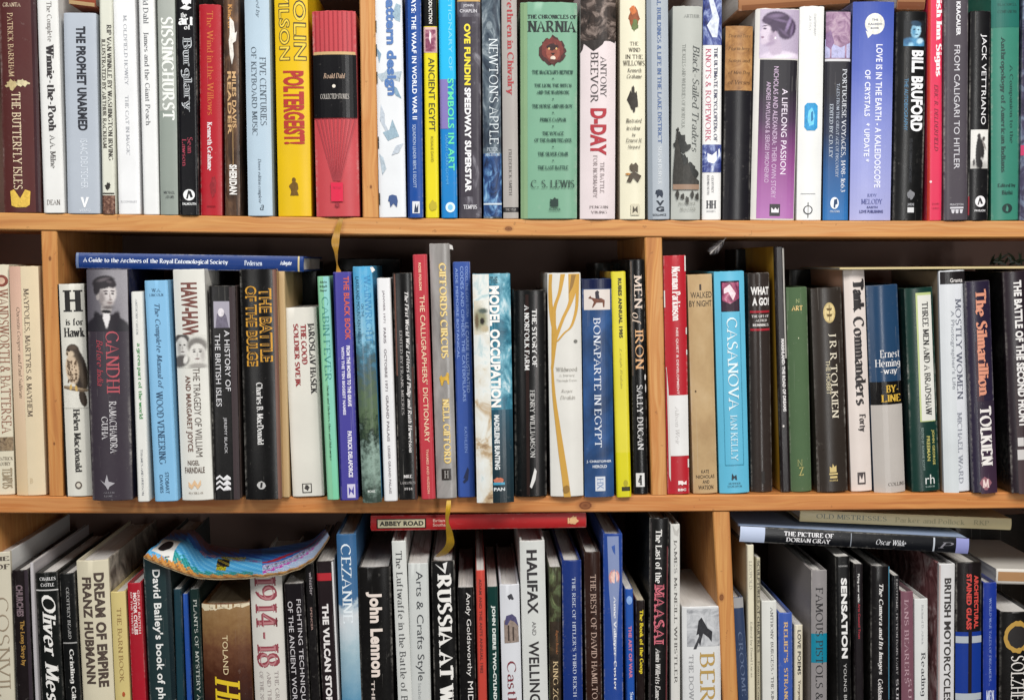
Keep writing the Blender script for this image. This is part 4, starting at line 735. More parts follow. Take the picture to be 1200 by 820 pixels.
book(2, 383.5, 397, 371.5, 324, '#84c09a', 'slim mint green book with large dark green capitals', tr=389, yb=586, hb=False, items=[
    ('R', .5, 1, 324, 585, ('grad', [(0, '#7cc8a0'), (1, '#8fc9c8')]), 'pale_side'), A('Alvin', .2, .8, 329, 332, '#1f3f32', 'S', 'h'), A('Hall', .2, .8, 334, 337, '#1f3f32', 'S', 'h'), A('Sayer', .2, .8, 339, 342, '#1f3f32', 'S', 'h'), T('CABIN FEVER', .30, .84, 348, 446, '#2f7c74', 'l'), A('Sheds and Shelters, Huts and Hideaways', .36, .58, 451, 539, '#24503c', 'i')])
book(2, 398.6, 420.8, 390, 319, '#4a4596', 'violet book with orange and white lettering', tr=413.5, yb=586.5, hb=False, items=[
    Q(0, .1, 320, 586, '#2c2a6c', 'edge_band'), T('THE BLACK BOOK', .56, .86, 324, 398, '#c95a42', 'S'), T('FROM THE MOVIES TO THE GRAVE', .60, .80, 405, 476, '#e0dcea', 'X'), T('WITH THE TEN BIGGEST NAMES', .32, .48, 406, 486, '#d0cce4', 'X'), A('PATRICK DELAFORCE', .52, .76, 505, 559, '#e0dcea', 'X'), Q(.42, .86, 567, 583, '#cfcadf', 'publisher_label'), P([(.5, 581), (.5, 570), (.64, 576), (.78, 569), (.78, 580), (.64, 574)], '#433c96', 'publisher_mark')])
CLIFF = [(0, '#39473f'), (.18, '#8fa69a'), (.28, '#27342c'), (.4, '#5d7054'), (.5, '#55655a'), (.58, '#4a6470'), (.66, '#4f7f96'), (.72, '#7fb4cc'), (1, '#55a9d6')]
book(2, 424.8, 446, 413, 312.5, '#58a8d4', 'glossy picture book with blue sky top and rocky green cliffs below', tr=439.7, yb=589, gloss=.2, bulge=.004, items=[
    ('R', 0, 1, 313, 589, ('grad', CLIFF, .5, 110), 'landscape_picture'), P([(.9, 313.5), (1.04, 313), (1.16, 317), (.98, 320)], '#e0dedc', 'torn_corner'), T('WAINWRIGHT', .56, .9, 322, 402, '#3a84b4'), T('ON THE', .36, .5, 356, 371, '#20506e', 's'), T('LAKELAND MOUNTAIN PASSES', .12, .3, 324, 401, '#1e4a68', 's'), PB('MICHAEL', .3, .7, 574, 577, '#d6dcd6', 'S')])
book(2, 450.4, 467, 441.4, 326, '#ecebec', 'slim white paperback with spaced grey capitals between picture book and black book', tr=459, yb=587.5, hb=False, items=[
    T('JANVIER 1971', .36, .56, 340, 378, '#8a8488', 'S'), T('PARIS   OCTOBRE 1971', .36, .56, 384, 458, '#7c767a', 'S'), T('GRAND PALAIS', .38, .58, 463, 517, '#7c767a', 'S'), A('LEGER GRAND PALAIS', .40, .58, 522, 578, '#8a8488', 'S')])
book(2, 467.5, 492, 459.8, 320, '#1a191a', 'black book with white italic lettering and a reddish brown edge', tr=483, yb=586, gloss=.24, items=[
    Q(.06, .14, 321, 440, '#6b4a40', 'brown_edge'), Q(.86, .96, 430, 586, '#4a302a', 'brown_edge'), T('The First World War Letters of Philip and Ruth Hewetson', .56, .80, 342, 530, '#dedad8', 'I'), A('EDITED BY FRANK MEERES', .28, .42, 387, 486, '#a9a4a2'), PB('NRE', .28, .74, 556, 560, '#d6d2d0', 'b'), PB('LARKS PRESS', .1, .9, 564, 567, '#b0acaa', 'r'), PB('1914', .3, .74, 571, 574, '#b0acaa', 'b')])
book(2, 494, 511, 483.5, 298.4, '#b93c46', 'tall coral red paperback with spaced cream capitals', tr=502.5, yb=585.5, hb=False, items=[
    A('ROSE FOLSOM', .38, .56, 308, 340, '#e8c8a8', 'S'), T('THE CALLIGRAPHERS\' DICTIONARY', .38, .74, 346, 518, '#e6cfae', 's'), A('THAMES AND HUDSON', .44, .62, 526, 578, '#e0a890', 'S')])
GIFF = pic_mat([(.3, '#6f6a68'), (.5, '#8f8b88'), (.66, '#a39e9c'), (.8, '#b58f80')], 16, (1, 1, .4), 2, .22)
book(2, 512, 535, 503, 285.6, '#8d8884', 'tallest book of the middle shelf, silvery grey with gold lettering', tr=530, yb=584.5, gloss=.22, mat=GIFF, items=[
    P([(1, 286.5), (1.14, 288), (1.18, 293), (1, 292)], '#c9c4c0', 'torn_corner'), T('GIFFORDS CIRCUS', .42, .80, 308, 420, '#d0ac52', 'B'), T('GIFFORDS CIRCUS', .47, .77, 309, 419, '#efe0ae', 'l'), P(boxed([(.0, .4), (.2, .2), (.3, .35), (.6, .3), (.75, 0), (.95, .1), (.85, .4), (.95, .9), (.8, .9), (.7, .6), (.4, .6), (.3, 1), (.15, .95), (.2, .6)], .3, .82, 436, 452), '#c9a03c'), A('NELL GIFFORD', .40, .78, 467, 543, '#d6b25c', 'B'), A('NELL GIFFORD', .46, .74, 468, 542, '#efe0ae', 'l'), Q(.28, .76, 549, 562, '#35302e', 'publisher_label'), PB('H', .4, .64, 551, 560, '#8d8884', 'b')])
book(2, 536.7, 556.7, 530.5, 307, '#3a559c', 'mid blue book with three lines of tiny pale capitals', tr=553.7, yb=583, hb=False, items=[
    T('CODES, THE CAFE SUTRA', .70, .86, 312, 372, '#8ea6da', 's'), T('CODES AND CIPHERS: THE CATERPILLARS', .42, .60, 312, 470, '#8ea6da', 's'), T('AIDE MEMOIRE BOTANICAL', .14, .28, 314, 420, '#8ea6da', 's'), T('LE CARRE ILLUSTRATED', .66, .84, 378, 460, '#9ab0de', 's'), A('KATHLEEN', .46, .62, 500, 530, '#7f98d0', 's'), P([(.34, 560), (.6, 547), (.68, 550), (.5, 556), (.62, 562), (.4, 566), (.3, 564), (.48, 560)], '#182448', 'publisher_mark')])
OCC = pic_mat([(.3, '#17465a'), (.44, '#2f7288'), (.56, '#6aa6b8'), (.70, '#d3e2e4')], 40, (1, 1, .6), 2, .3)
book(2, 559, 602.8, 553.7, 321, '#1f4c5e', 'glossy teal book with bold white capitals and a cream picture strip', tr=600.7, yb=589.5, gloss=.24, mat=OCC, bulge=.0035, items=[
    ('R', 0, .43, 321, 589, pic_mat([(.26, '#7a5a40'), (.36, '#bda584'), (.45, '#dcd8cc'), (.58, '#e2e4e0'), (.68, '#b4cccf'), (.76, '#6f9ea6')], 42, (1, 1, .8), .6, .3), 'picture_strip'), ('R', .43, 1, 480, 589, ('grad', [(0, '#16262c'), (.6, '#1a3440'), (1, '#1f4a5c')], .3, 60), 'dark_lower_half'), I(.02, .40, 352, 392, 40, 60, tonal(16, 40, ('#c9c0ac', '#dfe0da'), [(7, 22, 8, 13, 0, '#8d8c70', .5), (10, 12, 5, 3, 0, '#4f5a54', .5), (9, 24, 2.5, 4, 0, '#221c18', .4), (3, 24, 2, 9, 0, '#6a5a44', .5), (12, 33, 5, 4, 0, '#b5a88c', .5)])),
    T('THE', .46, .66, 324, 332, '#35606e', 'X', 'h'), T('MODEL OCCUPATION', .43, .70, 335, 477, '#ece8e4', 'X'), A('MADELEINE BUNTING', .50, .64, 486, 550, '#d8dcdc', 'X'), E(.6, 563, .14, 3.5, '#b86a50', jag=.2), Q(.45, .76, 565, 568, '#4a9ab8', 'publisher_mark'), PB('PAN', .46, .76, 571, 575, '#c9ced0', 'X')])
book(2, 604, 642.7, 602, 340, '#191819', 'black book with brown worn streaks and small white capitals', tr=640.6, yb=582.4, gloss=.24, items=[
    Q(.36, .46, 345, 580, '#332725', 'brown_streak'), Q(.66, .74, 345, 580, '#2b2322', 'brown_streak'), T('THE STORY OF', .56, .72, 362, 430, '#dedcda', 'b'), T('A NORFOLK FARM', .32, .48, 357, 434, '#dedcda', 'b'), A('HENRY WILLIAMSON', .48, .64, 457, 536, '#c6c3c0', 'r'), P([(.46, 570), (.62, 548), (.68, 552), (.64, 562), (.52, 572)], '#d6d3d0', 'publisher_mark')])  # brown bands are painted room reflections, not wear; label text seeds the shape
YW = '#c2953f'
book(2, 645.7, 685.4, 641.5, 320, '#e2dfd8', 'white book with winding ochre branches down its spine', tr=682, yb=582.5, items=[
    branch([(.10, 321, .05), (.07, 345, .05), (.12, 370, .07), (.20, 392, .07), (.16, 412, .05), (.10, 432, .04)], YW), branch([(.46, 321, .07), (.36, 342, .05), (.22, 358, .05), (.16, 374, .05), (.18, 392, .05)], YW), branch([(.80, 321, .17), (.80, 336, .11), (.66, 356, .06), (.46, 372, .05), (.28, 390, .05), (.17, 402, .05)], YW),
    branch([(.94, 321, .03), (.9, 340, .045), (.86, 362, .045), (.70, 382, .04), (.48, 390, .035), (.26, 400, .03)], YW), branch([(.10, 428, .03), (.14, 462, .05), (.24, 498, .07), (.34, 530, .09), (.44, 560, .10), (.50, 582, .11)], YW), P([(.72, 322), (.86, 322), (.76, 336), (.64, 344)], '#8d6a34', 'branches'), E(.82, 400, .06, 2, '#6a6862'), T('Wildwood', .2, .86, 430, 435, '#9a968e', 'r', 'h'), T('A Journey', .3, .78, 438, 441.5, '#b0aca4', 'r', 'h'), T('Through Trees', .22, .84, 444, 447.5, '#b0aca4', 'r', 'h'), A('Roger', .36, .72, 456, 460.5, '#a39e96', 'i', 'h'), A('Deakin', .32, .78, 463, 467.5, '#a39e96', 'i', 'h'), E(.48, 573, .1, 4.5, '#8f6a2c', 'publisher_mark', jag=.2)])
book(2, 685.4, 721, 682, 327, '#23416e', 'navy cloth book with a small picture of a rider and wide spaced white capitals', tr=718.7, yb=582, items=[
    Q(.0, 1, 327, 338, '#1a2342', 'dark_band'), ('R', 0, 1, 362, 582, pic_mat([(.3, '#1a3458'), (.55, '#254a7c'), (.75, '#33609a')], 30, (1, 1, .6), 1), 'blue_ground'), Q(.06, .94, 339, 363, '#d9cfc8', 'spine_picture'), P(boxed([(.1, .45), (.2, .3), (.24, .4), (.42, .46), (.66, .44), (.82, .56), (.8, .95), (.74, .95), (.72, .7), (.46, .7), (.3, .98), (.26, .96), (.34, .66), (.26, .5)], .12, .9, 340, 361), '#6a4030'), P(boxed([(.42, .46), (.44, .2), (.4, .1), (.5, .0), (.58, .1), (.56, .2), (.6, .5)], .12, .9, 340, 361), '#2f2a33'),
    T('BONAPARTE IN EGYPT', .36, .60, 372, 524, '#d9dde6'), A('J. CHRISTOPHER', .08, .92, 539, 542.5, '#d9dde6', 'S', 'h'), A('HEROLD', .28, .76, 544.5, 548, '#d9dde6', 'S', 'h'), Q(.36, .70, 558, 575, '#d6dae2', 'publisher_label'), PB('HX', .42, .64, 560, 573, '#6a82ac', 'r', 'd')])
book(2, 723, 740, 716, 318.5, '#d8cc3c', 'lemon yellow paperback with small black capitals', tr=736, yb=581.5, hb=False, tone=1, lcol='#b89a3c', items=[
    T('RUBES ANNUAL 1985', .44, .70, 326, 396, '#2e2a1c', 'X'), A('Leigh Rubin', .42, .6, 408, 455, '#a89c3a', 'i'), Q(.0, 1, 530, 582, '#d2c81e', 'bright_foot'), E(.62, 566, .16, 4, '#a89c1c', 'publisher_mark'), Q(.34, .92, 570, 575, '#3a3620', 'publisher_mark')])
book(2, 743, 761.4, 738, 304, '#1c1b1c', 'glossy black book with gold and white capitals against the middle upright', tr=756, yb=579.5, gloss=.22, items=[
    Q(.04, .12, 306, 440, '#57483c', 'edge_band'), T('MEN', .26, .82, 322, 362, '#d8c6b8', 'r'), T('of', .1, .7, 366, 380, '#cdb9a8', 'i'), T('IRON', .26, .86, 386, 433, '#d6a678', 'r'), A('SALLY DUGAN', .32, .74, 451, 527, '#dad8d8'), E(.93, 442, .05, 3.5, '#c9c6c4'), E(.95, 455, .04, 5, '#b9b6b4'), Q(.16, .76, 554, 570, '#e2e0de', 'publisher_label'), T('4', .3, .6, 556, 568, '#2a2828', 'B', 'h', 'publisher_mark')])
book(2, 782.5, 810, 777.5, 299.7, '#b0242f', 'scuffed bright red book with white script and a white label', tr=805, yb=579.5, rcol='#d8d4ce', items=[
    T('Norman Parkinson', .34, .74, 312, 376, '#eadfdc', 'B'), A('NEE QUIET & DEVELOPMENT', .48, .6, 384, 462, '#e6c8c4', 'S'), Q(.13, 1, 463, 534, '#e6e4e2', 'white_label'), A('Alison Weir', .40, .58, 476, 521, '#b4b0ae', 'i'), P(boxed([(0, 0), (.4, .1), (.4, .95), (.9, 1), (1, .8), (.6, .85), (.7, .2), (.2, 0)], .03, .17, 430, 564), '#c9c2bc', 'scuff'), Q(.94, 1, 300, 318, '#dad6d0', 'scuff'), Q(.95, 1, 384, 392, '#dad6d0', 'scuff'), Q(.95, 1, 410, 416, '#dad6d0', 'scuff'), Q(.94, 1, 538, 548, '#dad6d0', 'scuff'), Q(0, .05, 340, 360, '#dad6d0', 'scuff'),
    P(boxed([(0, 0), (.3, .3), (.5, 0), (.7, .3), (1, 0), (1, .6), (.6, .5), (.5, .7), (.3, .5), (0, .6)], .48, .86, 563, 571), '#ead8d4', 'publisher_mark'), PB('BBC', .46, .84, 572, 575, '#ead8d4', 'X')])
TAN = pic_mat([(.3, '#a98a62'), (.5, '#b89a70'), (.7, '#c4a880')], 26, (1, 1, .7), 0, .6)
book(2, 813, 843, 806, 322, '#b89a70', 'plain tan paper covered book with thin black letters at head and foot', tr=835.5, yb=579, mat=TAN, items=[
    T('I', .46, .54, 333, 340, '#3a2e24', 's', 'h'), T('WALKED', .1, .97, 342, 349, '#3a2e24', 's', 'h'), T('BY NIGHT', .04, .96, 352, 359, '#3a2e24', 's', 'h'), A('KATE', .34, .66, 550, 554, '#3a2e24', 's', 'h'), A('NICHOLAS', .12, .88, 556, 560, '#3a2e24', 's', 'h'), A('AND', .38, .66, 562, 566, '#3a2e24', 's', 'h'), A('WATSON', .2, .82, 568, 573, '#3a2e24', 's', 'h'), E(.2, 458, .03, 1.2, '#54402c')])
CAS = pic_mat([(.3, '#3a1a2a'), (.46, '#7a3050'), (.58, '#b05a78'), (.72, '#e2c4cc')], 70, (1, 1, 1), 1)
book(2, 844, 880.4, 837, 318.5, '#62b4d2', 'turquoise blue book with a small crimson painting and white capitals', tr=873.5, yb=579, items=[
    Q(.2, .82, 329, 365, '#2a1f2e', 'picture_frame'), ('R', .24, .8, 331, 364, CAS, 'spine_picture'), P([(.3, 338), (.5, 333), (.7, 344), (.6, 352), (.44, 342), (.3, 344)], '#e6ccd2'), P([(.24, 352), (.5, 356), (.8, 350), (.8, 364), (.24, 364)], '#2c1426'), Q(.2, .215, 366, 544, '#4a98b4', 'rule'), Q(.82, .835, 366, 544, '#4a98b4', 'rule'), Q(.2, .835, 544, 545, '#4a98b4', 'rule'),
    T('CASANOVA', .36, .72, 372, 481, '#dcecf0'), A('IAN KELLY', .40, .64, 486, 540, '#c6e4ee'), P([(.4, 562), (.42, 554), (.48, 558), (.56, 556), (.58, 562), (.54, 562), (.5, 559), (.44, 562)], '#28323c', 'publisher_mark'), PB('HODDER', .3, .7, 565, 567, '#35505c', 'r'), PB('STOUGHTON', .26, .74, 568.5, 570.5, '#35505c', 'r')])
book(2, 881.5, 908, 877.5, 320, '#38312e', 'dark brown rounded book with white comic capitals between two red lines', tr=903.5, yb=577, gloss=.22, bulge=.005, pw=2, items=[
    T('WHAT', .1, .96, 336, 345.5, '#e2deda', 'X', 'h'), T('A GO!', .16, .96, 348.5, 358, '#e2deda', 'X', 'h'), Q(.06, .98, 364, 366.5, '#a8303a', 'red_line'), Q(.06, .98, 385, 387.5, '#a8303a', 'red_line'), A('THE LIFE OF', .12, .94, 369, 372, '#d6d0cc', 'b', 'h'), A('ALFRED', .28, .84, 374, 377, '#d6d0cc', 'b', 'h'), A('MUNNINGS', .16, .92, 379, 382.5, '#d6d0cc', 'b', 'h'), P([(.46, 552), (.6, 552), (.56, 560), (.6, 566), (.46, 566), (.5, 560)], '#211c1a', 'publisher_mark')])
book(2, 915.8, 927.3, 907.5, 289, '#221d1f', 'tall thin black book with a golden yellow side board', tr=921.5, yb=577, lcol=GOLDSIDE, rcol='#b5b0aa', hb=False, D=.16, items=[
    Q(.8, 1, 291, 420, '#b8b4ae', 'worn_edge'), T('MARSHLAND: THE ROAD OF DREAMS', .42, .74, 397, 482, '#dcd8d6', 'X'), E(.4, 499, .1, 1.4, '#c9c4c0')])
GRN = '#4f6648'
book(2, 928, 954, 922, 337, GRN, 'sage green cloth book with faint gilt lettering', tr=947.4, yb=577, cloth=True, bulge=.004, items=[
    T('N', .4, .6, 350, 355, '#8f9a6a', 'r', 'h'), T('ART', .2, .74, 358, 364, 'gold_a', 'b', 'h'), PB('Z', .36, .62, 547, 557, '#a8a060', 'b'), PB('N', .3, .56, 538, 546, '#8f9460', 'l'), E(.5, 396, .02, 1, '#c9c8a8')])
book(2, 959, 997, 951, 338, '#352f2b', 'dark olive brown book with a round gilt emblem and spaced cream capitals', tr=987, yb=577.5, items=[
    E(.56, 366.5, .20, 12, '#bda670', n=28), E(.56, 366.5, .16, 10, '#cdb884', n=28), Q(.55, .57, 357, 376, '#6a5630', 'emblem'), P([(.46, 361), (.66, 361), (.62, 364), (.5, 364)], '#6a5630', 'emblem'), P([(.46, 368), (.66, 368), (.62, 371), (.5, 371)], '#6a5630', 'emblem'), A('J R R TOLKIEN', .50, .76, 391, 490, '#dcd2bd'), T('THE HOBBIT', .38, .52, 422, 462, '#cbbf9f', 's'),
    P([(.40, 553), (.40, 546), (.48, 548), (.50, 543), (.56, 547), (.62, 545), (.62, 553)], '#c9b276', 'publisher_mark'), Q(.38, .66, 554, 556, '#c9b276', 'publisher_mark'), Q(.4, .64, 557.5, 560, '#c9b276', 'publisher_mark'), PB('HARPER', .38, .66, 561.5, 563.5, '#c9b276', 'b')])
book(2, 998.4, 1024, 989, 316, '#d9cdc6', 'pinkish cream book with heavy black stencil lettering', tr=1014.7, yb=576.5, lcol='#b88f78', items=[
    T('Tank', .36, .96, 327, 366, '#241f20', 'B'), T('Commanders', .34, .9, 371, 475, '#241f20', 'B'), T('Forty', .4, .8, 485, 506, '#332c2c', 'B'), T('Tank', .42, .90, 330, 364, '#241f20', 'X'), Q(.3, .68, 553, 567, '#4a4242', 'publisher_label'), P([(.36, 565), (.4, 556), (.5, 562), (.6, 554), (.62, 565)], '#d9cdc6', 'publisher_mark')])
book(2, 1026, 1064.6, 1016.5, 335, '#2a4462', 'glossy book in three bands, blue over black over pale grey', tr=1054, yb=577, gloss=.22, bulge=.005, pw=2, items=[
    Q(0, 1, 474, 577, '#b9b2ac', 'grey_band'), Q(0, 1, 447, 474, '#1e1a1a', 'black_band'), A('Ernest', .32, .97, 410, 419, '#e0dede', 'r', 'h'), A('Heming', .16, .99, 421, 432, '#e0dede', 'r', 'h'), A('-way', .32, .88, 433, 440, '#e0dede', 'r', 'h'), T('BY-', .46, .88, 451, 460, '#c9a23a', 'b', 'h'), T('LINE', .3, .96, 462, 471, '#c9a23a', 'b', 'h'), PB('COLLINS', .42, .98, 565, 569, '#5a544e', 'r')])
GRM = '#1e3832'
book(2, 1070, 1105, 1060.5, 338, GRM, 'dark bottle green book with a tall white title panel', tr=1094, yb=577, items=[
    Q(.36, .92, 343, 494, '#b9c486', 'panel_border'), Q(.42, .92, 346, 493, '#e2e0d8', 'title_panel'), T('THREE MEN AND A BRADSHAW', .56, .80, 354, 487, '#2c2a2a', 'b'), A('JOHN GEORGE', .74, .86, 504, 545, '#b4ad62', 'S'), A('FREEMAN', .56, .68, 511, 540, '#b4ad62', 'S'), A('EDITED BY RONNIE SCOTT', .38, .46, 501, 551, '#8fa09a', 's'), PB('rh', .46, .8, 556, 567, '#cfd2ce', 's'), PB('RANDOM', .46, .8, 569, 571, '#9fb0aa', 'r')])
book(2, 1107.3, 1140, 1101, 317.6, '#d5d7dc', 'pale silver white book with a black block above thin grey capitals', tr=1131, yb=577, lcol='#b9a48a', items=[
    ('R', 0, .55, 334, 577, ('grad', [(0, '#c9ced0'), (1, '#d2d4d8')]), 'pale_side'), Q(.04, 1, 318, 332.5, '#262324', 'black_block'), PB('Granta', .4, .9, 326, 331, '#cfcac8', 'S'), T('MOSTLY WOMEN', .58, .82, 350, 468, '#5f6270'), T("A Photographer's Life", .36, .54, 364, 456, '#83868f', 's'), A('MICHAEL WARD', .56, .74, 483, 566, '#8d909a', 'r')])
book(2, 1141.5, 1174, 1132, 330, '#2c2638', 'dark purple book with salmon and white bold lettering', tr=1159.4, yb=578, items=[
    Q(.28, .56, 400, 470, '#3f2c38', 'plum_streak'), ('R', .3, 1, 470, 578, ('grad', [(0, '#3a2438'), (1, '#2c2232')], .3), 'plum_foot'), T('The Silmarillion', .34, .82, 339, 464, '#cf8a70', 'B'), A('TOLKIEN', .34, .86, 476, 546, '#e2dcd8', 'B'), E(.5, 566, .22, 7, '#8d5a64', 'publisher_mark', n=14, jag=.2), PB('M', .36, .64, 561, 571, '#e0c8c4', 'b')])
book(2, 1187, 1226, 1176.5, 318.5, '#2a2228', 'black and brown book with narrow white lettering, cut off by the picture edge', tr=1216, yb=578.5, lcol='#1b191b', items=[
    ('R', .2, 1, 420, 578, ('grad', [(0, '#3a2428'), (1, '#2a2024')], .4), 'brown_ground'), T('THE BATTLE OF THE SECOND FRONT', .28, .52, 328, 500, '#dcd8d6', 'X'), Q(.22, .40, 512, 522, '#c9c4c2', 'white_mark'), Q(.2, .4, 526, 538, '#c9c4c2', 'white_mark')])
# lying flat and standing behind
lying(88, 296, 90, 314, 356, 300.5, -.004, '#1d3a78', 'long navy blue book lying flat over the plum portrait book', [T('A Guide to the Archives of the Royal Entomological Society', .32, .7, 97, 267, '#dfe4ee', 'b'), A('Pedersen', .34, .68, 286, 307, '#d0d8e8', 'b'), PB('Ashgate', .34, .7, 328, 342, '#dfe4ee', 'B', 'd'), Q(0, 1, 349, 351, '#c9b98a', 'pale_band'), Q(.0, 1, 89, 92, '#6a7a9a', 'pale_band')], 'books lying flat on other books', D=.16)
lying(984, 313.5, 984, 316.3, 1226, 312, .002, '#c9b88c', 'thin beige folder lying across the tops of the cream and silver white books', [], 'books lying flat on other books', D=.16, hb=False, gloss=.6)
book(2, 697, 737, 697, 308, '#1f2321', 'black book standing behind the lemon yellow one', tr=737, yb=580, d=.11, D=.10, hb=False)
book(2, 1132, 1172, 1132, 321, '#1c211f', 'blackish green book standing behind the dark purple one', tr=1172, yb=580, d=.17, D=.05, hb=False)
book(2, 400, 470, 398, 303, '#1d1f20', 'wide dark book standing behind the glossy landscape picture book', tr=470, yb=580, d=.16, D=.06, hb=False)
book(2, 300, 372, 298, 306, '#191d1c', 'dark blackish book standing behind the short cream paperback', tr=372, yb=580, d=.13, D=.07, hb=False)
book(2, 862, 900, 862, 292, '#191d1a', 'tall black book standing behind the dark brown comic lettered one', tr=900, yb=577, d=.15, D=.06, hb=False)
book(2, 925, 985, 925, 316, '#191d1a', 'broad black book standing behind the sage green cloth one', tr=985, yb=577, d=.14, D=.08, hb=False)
# ------------------------------------------------------------------ lower shelf
WHT = '#dedcd6'
BAR = '#3a3a3e'
book(3, -18, 17, -24, 647, '#d0c8b4', 'cream book with large faint brown lettering and a white barcode side', tr=13, rcol='#d8d8d6', items=[
    T('HE', .5, .98, 652, 657, '#4a4038', 'b', 'h'), T('OF', .5, .98, 661, 667, '#4a4038', 'b', 'h'), T('COSNVIL', .5, .9, 700, 815, '#8f7f6a', 'l'), Q(0, .3, 690, 820, '#bfb49c', 'brown_tint')])
book(3, 19.5, 39, 13.5, 668, '#241f20', 'dark brown book with mauve grey and ochre lettering', tr=34, gloss=.26, items=[
    T('CHURCHES', .22, .66, 685, 722, '#77646a', 'X'), T('The Long Sleep by', .34, .68, 727, 780, '#a8803c', 'b'), Q(.8, 1, 668, 820, '#3a3238', 'edge_band')])
book(3, 41, 47.5, 34.5, 659, '#b9b4b6', 'thin pale grey pamphlet between dark brown and black books', tr=40, hb=False, D=.19)
book(3, 48.5, 76.5, 40.5, 671, '#1d1f1e', 'black book with flowing white script under a thin white line', tr=67, items=[
    A('CHARLES', .2, .92, 676, 680, '#dad8d6', 'b', 'h'), A('CASTLE', .24, .84, 683, 687, '#dad8d6', 'b', 'h'), Q(0, 1, 690.5, 692, '#c9c7c4', 'white_line'), T('Oliver Messel', .24, .86, 697, 856, '#e6e3de', 'I')])
book(3, 77, 96, 69, 672, '#1c1d1d', 'black book with a dividing line and small white title in its lower half', tr=88, items=[
    A('GEOFFREY BEARD', .42, .62, 688, 748, '#b5b3b0'), Q(.04, .96, 752, 753.5, '#a9a7a4', 'white_line'), T('Grinling Gibbons', .36, .72, 760, 845, '#dedbd6', 'b')])
book(3, 96.5, 134.5, 88.5, 657, '#d6cdb4', 'wide cream book with two columns of bold brown capitals', tr=128, rcol=HUBSIDE, items=[
    A('FRANZ HUBMANN', .16, .46, 676, 801, '#4a3c34', 'X'), T('DREAM OF EMPIRE', .54, .86, 671, 805, '#4a3c34', 'X')])
book(3, 135, 153.5, 129, 693.5, '#d2bf80', 'pale yellow book with thin brown capitals', tr=148, items=[T('THE BARN BOOK', .38, .68, 712, 799, '#8f6f42'), E(.6, 813, .1, 3, '#a8502c')])
book(3, 155, 172.5, 149, 683, '#a8222f', 'plain crimson book with small white capitals at its head', tr=166, items=[
    T('MOTOR CYCLES', .40, .66, 694, 743, '#ead8d4', 'X'), T('GREAT BRITISH', .72, .88, 691, 742, '#e0b8b4', 'S'), T('OF THE THIRTIES', .2, .34, 693, 742, '#e0b8b4', 'S')])
book(3, 175, 206, 167, 653, '#28383a', 'tall slate green book with bold white sans lettering', tr=201, items=[T("David Bailey's book of photography", .26, .64, 667, 880, '#e6e6e2', 'S'), Q(.84, 1, 653, 820, '#1c282c', 'edge_band')])
book(3, 218.5, 226, 213.5, 695.5, '#2a4f9c', 'slim royal blue book peeping behind the mystery title', tr=221, d=.004, hb=False)
book(3, 207, 217.5, 203, 690, '#1f3a44', 'thin dark teal book beside the tall slate green one', tr=213, hb=False, D=.17)
book(3, 227, 238, 221.5, 690, '#20302e', 'slim black green book with thin pale capitals and frayed head', tr=236, items=[T('PLANTS OF MYSTERY AND MAGIC', .38, .76, 702, 870, '#b9bcb4', 'r')], hb=False)
BR = [(0, '#30130e'), (.3, '#45200f'), (.55, '#66402a'), (.8, '#86643e'), (1, '#94744e')]
book(3, 239, 298, 235, 708, '#6a4426', 'very thick brown and gold book with pale capitals and yellow blackletter', tr=291, bulge=.006, pw=2.2, tone=2, items=[
    ('R', 0, 1, 708, 824, ('grad', BR, .42, 130), 'mottled_ground'), P([(0, 708), (1, 708), (1, 711), (.86, 713), (.74, 711), (.6, 714), (.42, 711), (.3, 715), (.16, 712), (.06, 716), (0, 712)], '#d6c9ac', 'worn_head'), A('TOLAND', .43, .54, 744, 790, '#d6c29a', 's'), T('Hitler', .22, .76, 792, 880, '#d8b81e', 'I')])
book(3, 298.5, 337, 292, 673.5, '#d6d2ca', 'white book with huge faded red numerals', tr=331, bulge=.004, items=[T('1914-18', .12, .84, 676, 782, '#8a3a44', 'b'), T('1914-18', .22, .74, 677, 781, '#b07478', 'l'), A('THE GREAT WAR', .66, .78, 786, 860, '#9a8f8c', 'r'), A('AND THE SHAPING', .42, .54, 786, 860, '#a89d9a', 'r'), A('OF THE 20TH CENTURY', .18, .3, 786, 860, '#a89d9a', 'r')])
book(3, 340, 364, 332.5, 684, '#211e20', 'black book with two long lines of slim white capitals', tr=358, hb=False, items=[T('FIGHTING TECHNIQUES', .54, .80, 702, 832, '#c9c4c6', 's'), T('OF THE ANCIENT WORLD', .14, .38, 704, 832, '#c9c4c6', 's')])
book(3, 365, 376, 357, 661, '#1f1c1e', 'slim black book with a tiny pale name near its head', tr=369, hb=False, items=[A('whistler', .44, .8, 670, 697, '#a89fa2', 's'), T('SPENCER', .38, .6, 711, 738, '#b08f86', 's')])
book(3, 378, 400, 370.5, 657.5, '#2a2325', 'dark brown book with a short red band and bold white capitals', tr=391, rcol='#e2e0de', hb=False, lcol='#2b2426', items=[Q(0, .86, 671, 680, '#b03038', 'red_band'), T('THE VULCAN STORY', .22, .60, 707, 832, '#e2dcda', 'X'), Q(.9, 1, 658, 820, '#e0dede', 'white_edge')])
CZ = [(0, '#5a8fae'), (.3, '#9fb9c4'), (.52, '#d6dade'), (.57, '#b9c8d2'), (.6, '#3f6a94'), (1, '#35628e')]
book(3, 400.5, 424, 394, 626, '#3f6a94', 'blue over white painted spine with spaced pale capitals', tr=419, bulge=.003, items=[('R', 0, 1, 627, 824, ('grad', CZ, .22, 60), 'painting'), T('CEZANNE', .2, .72, 637, 730, '#dfe6ea', 'r')])
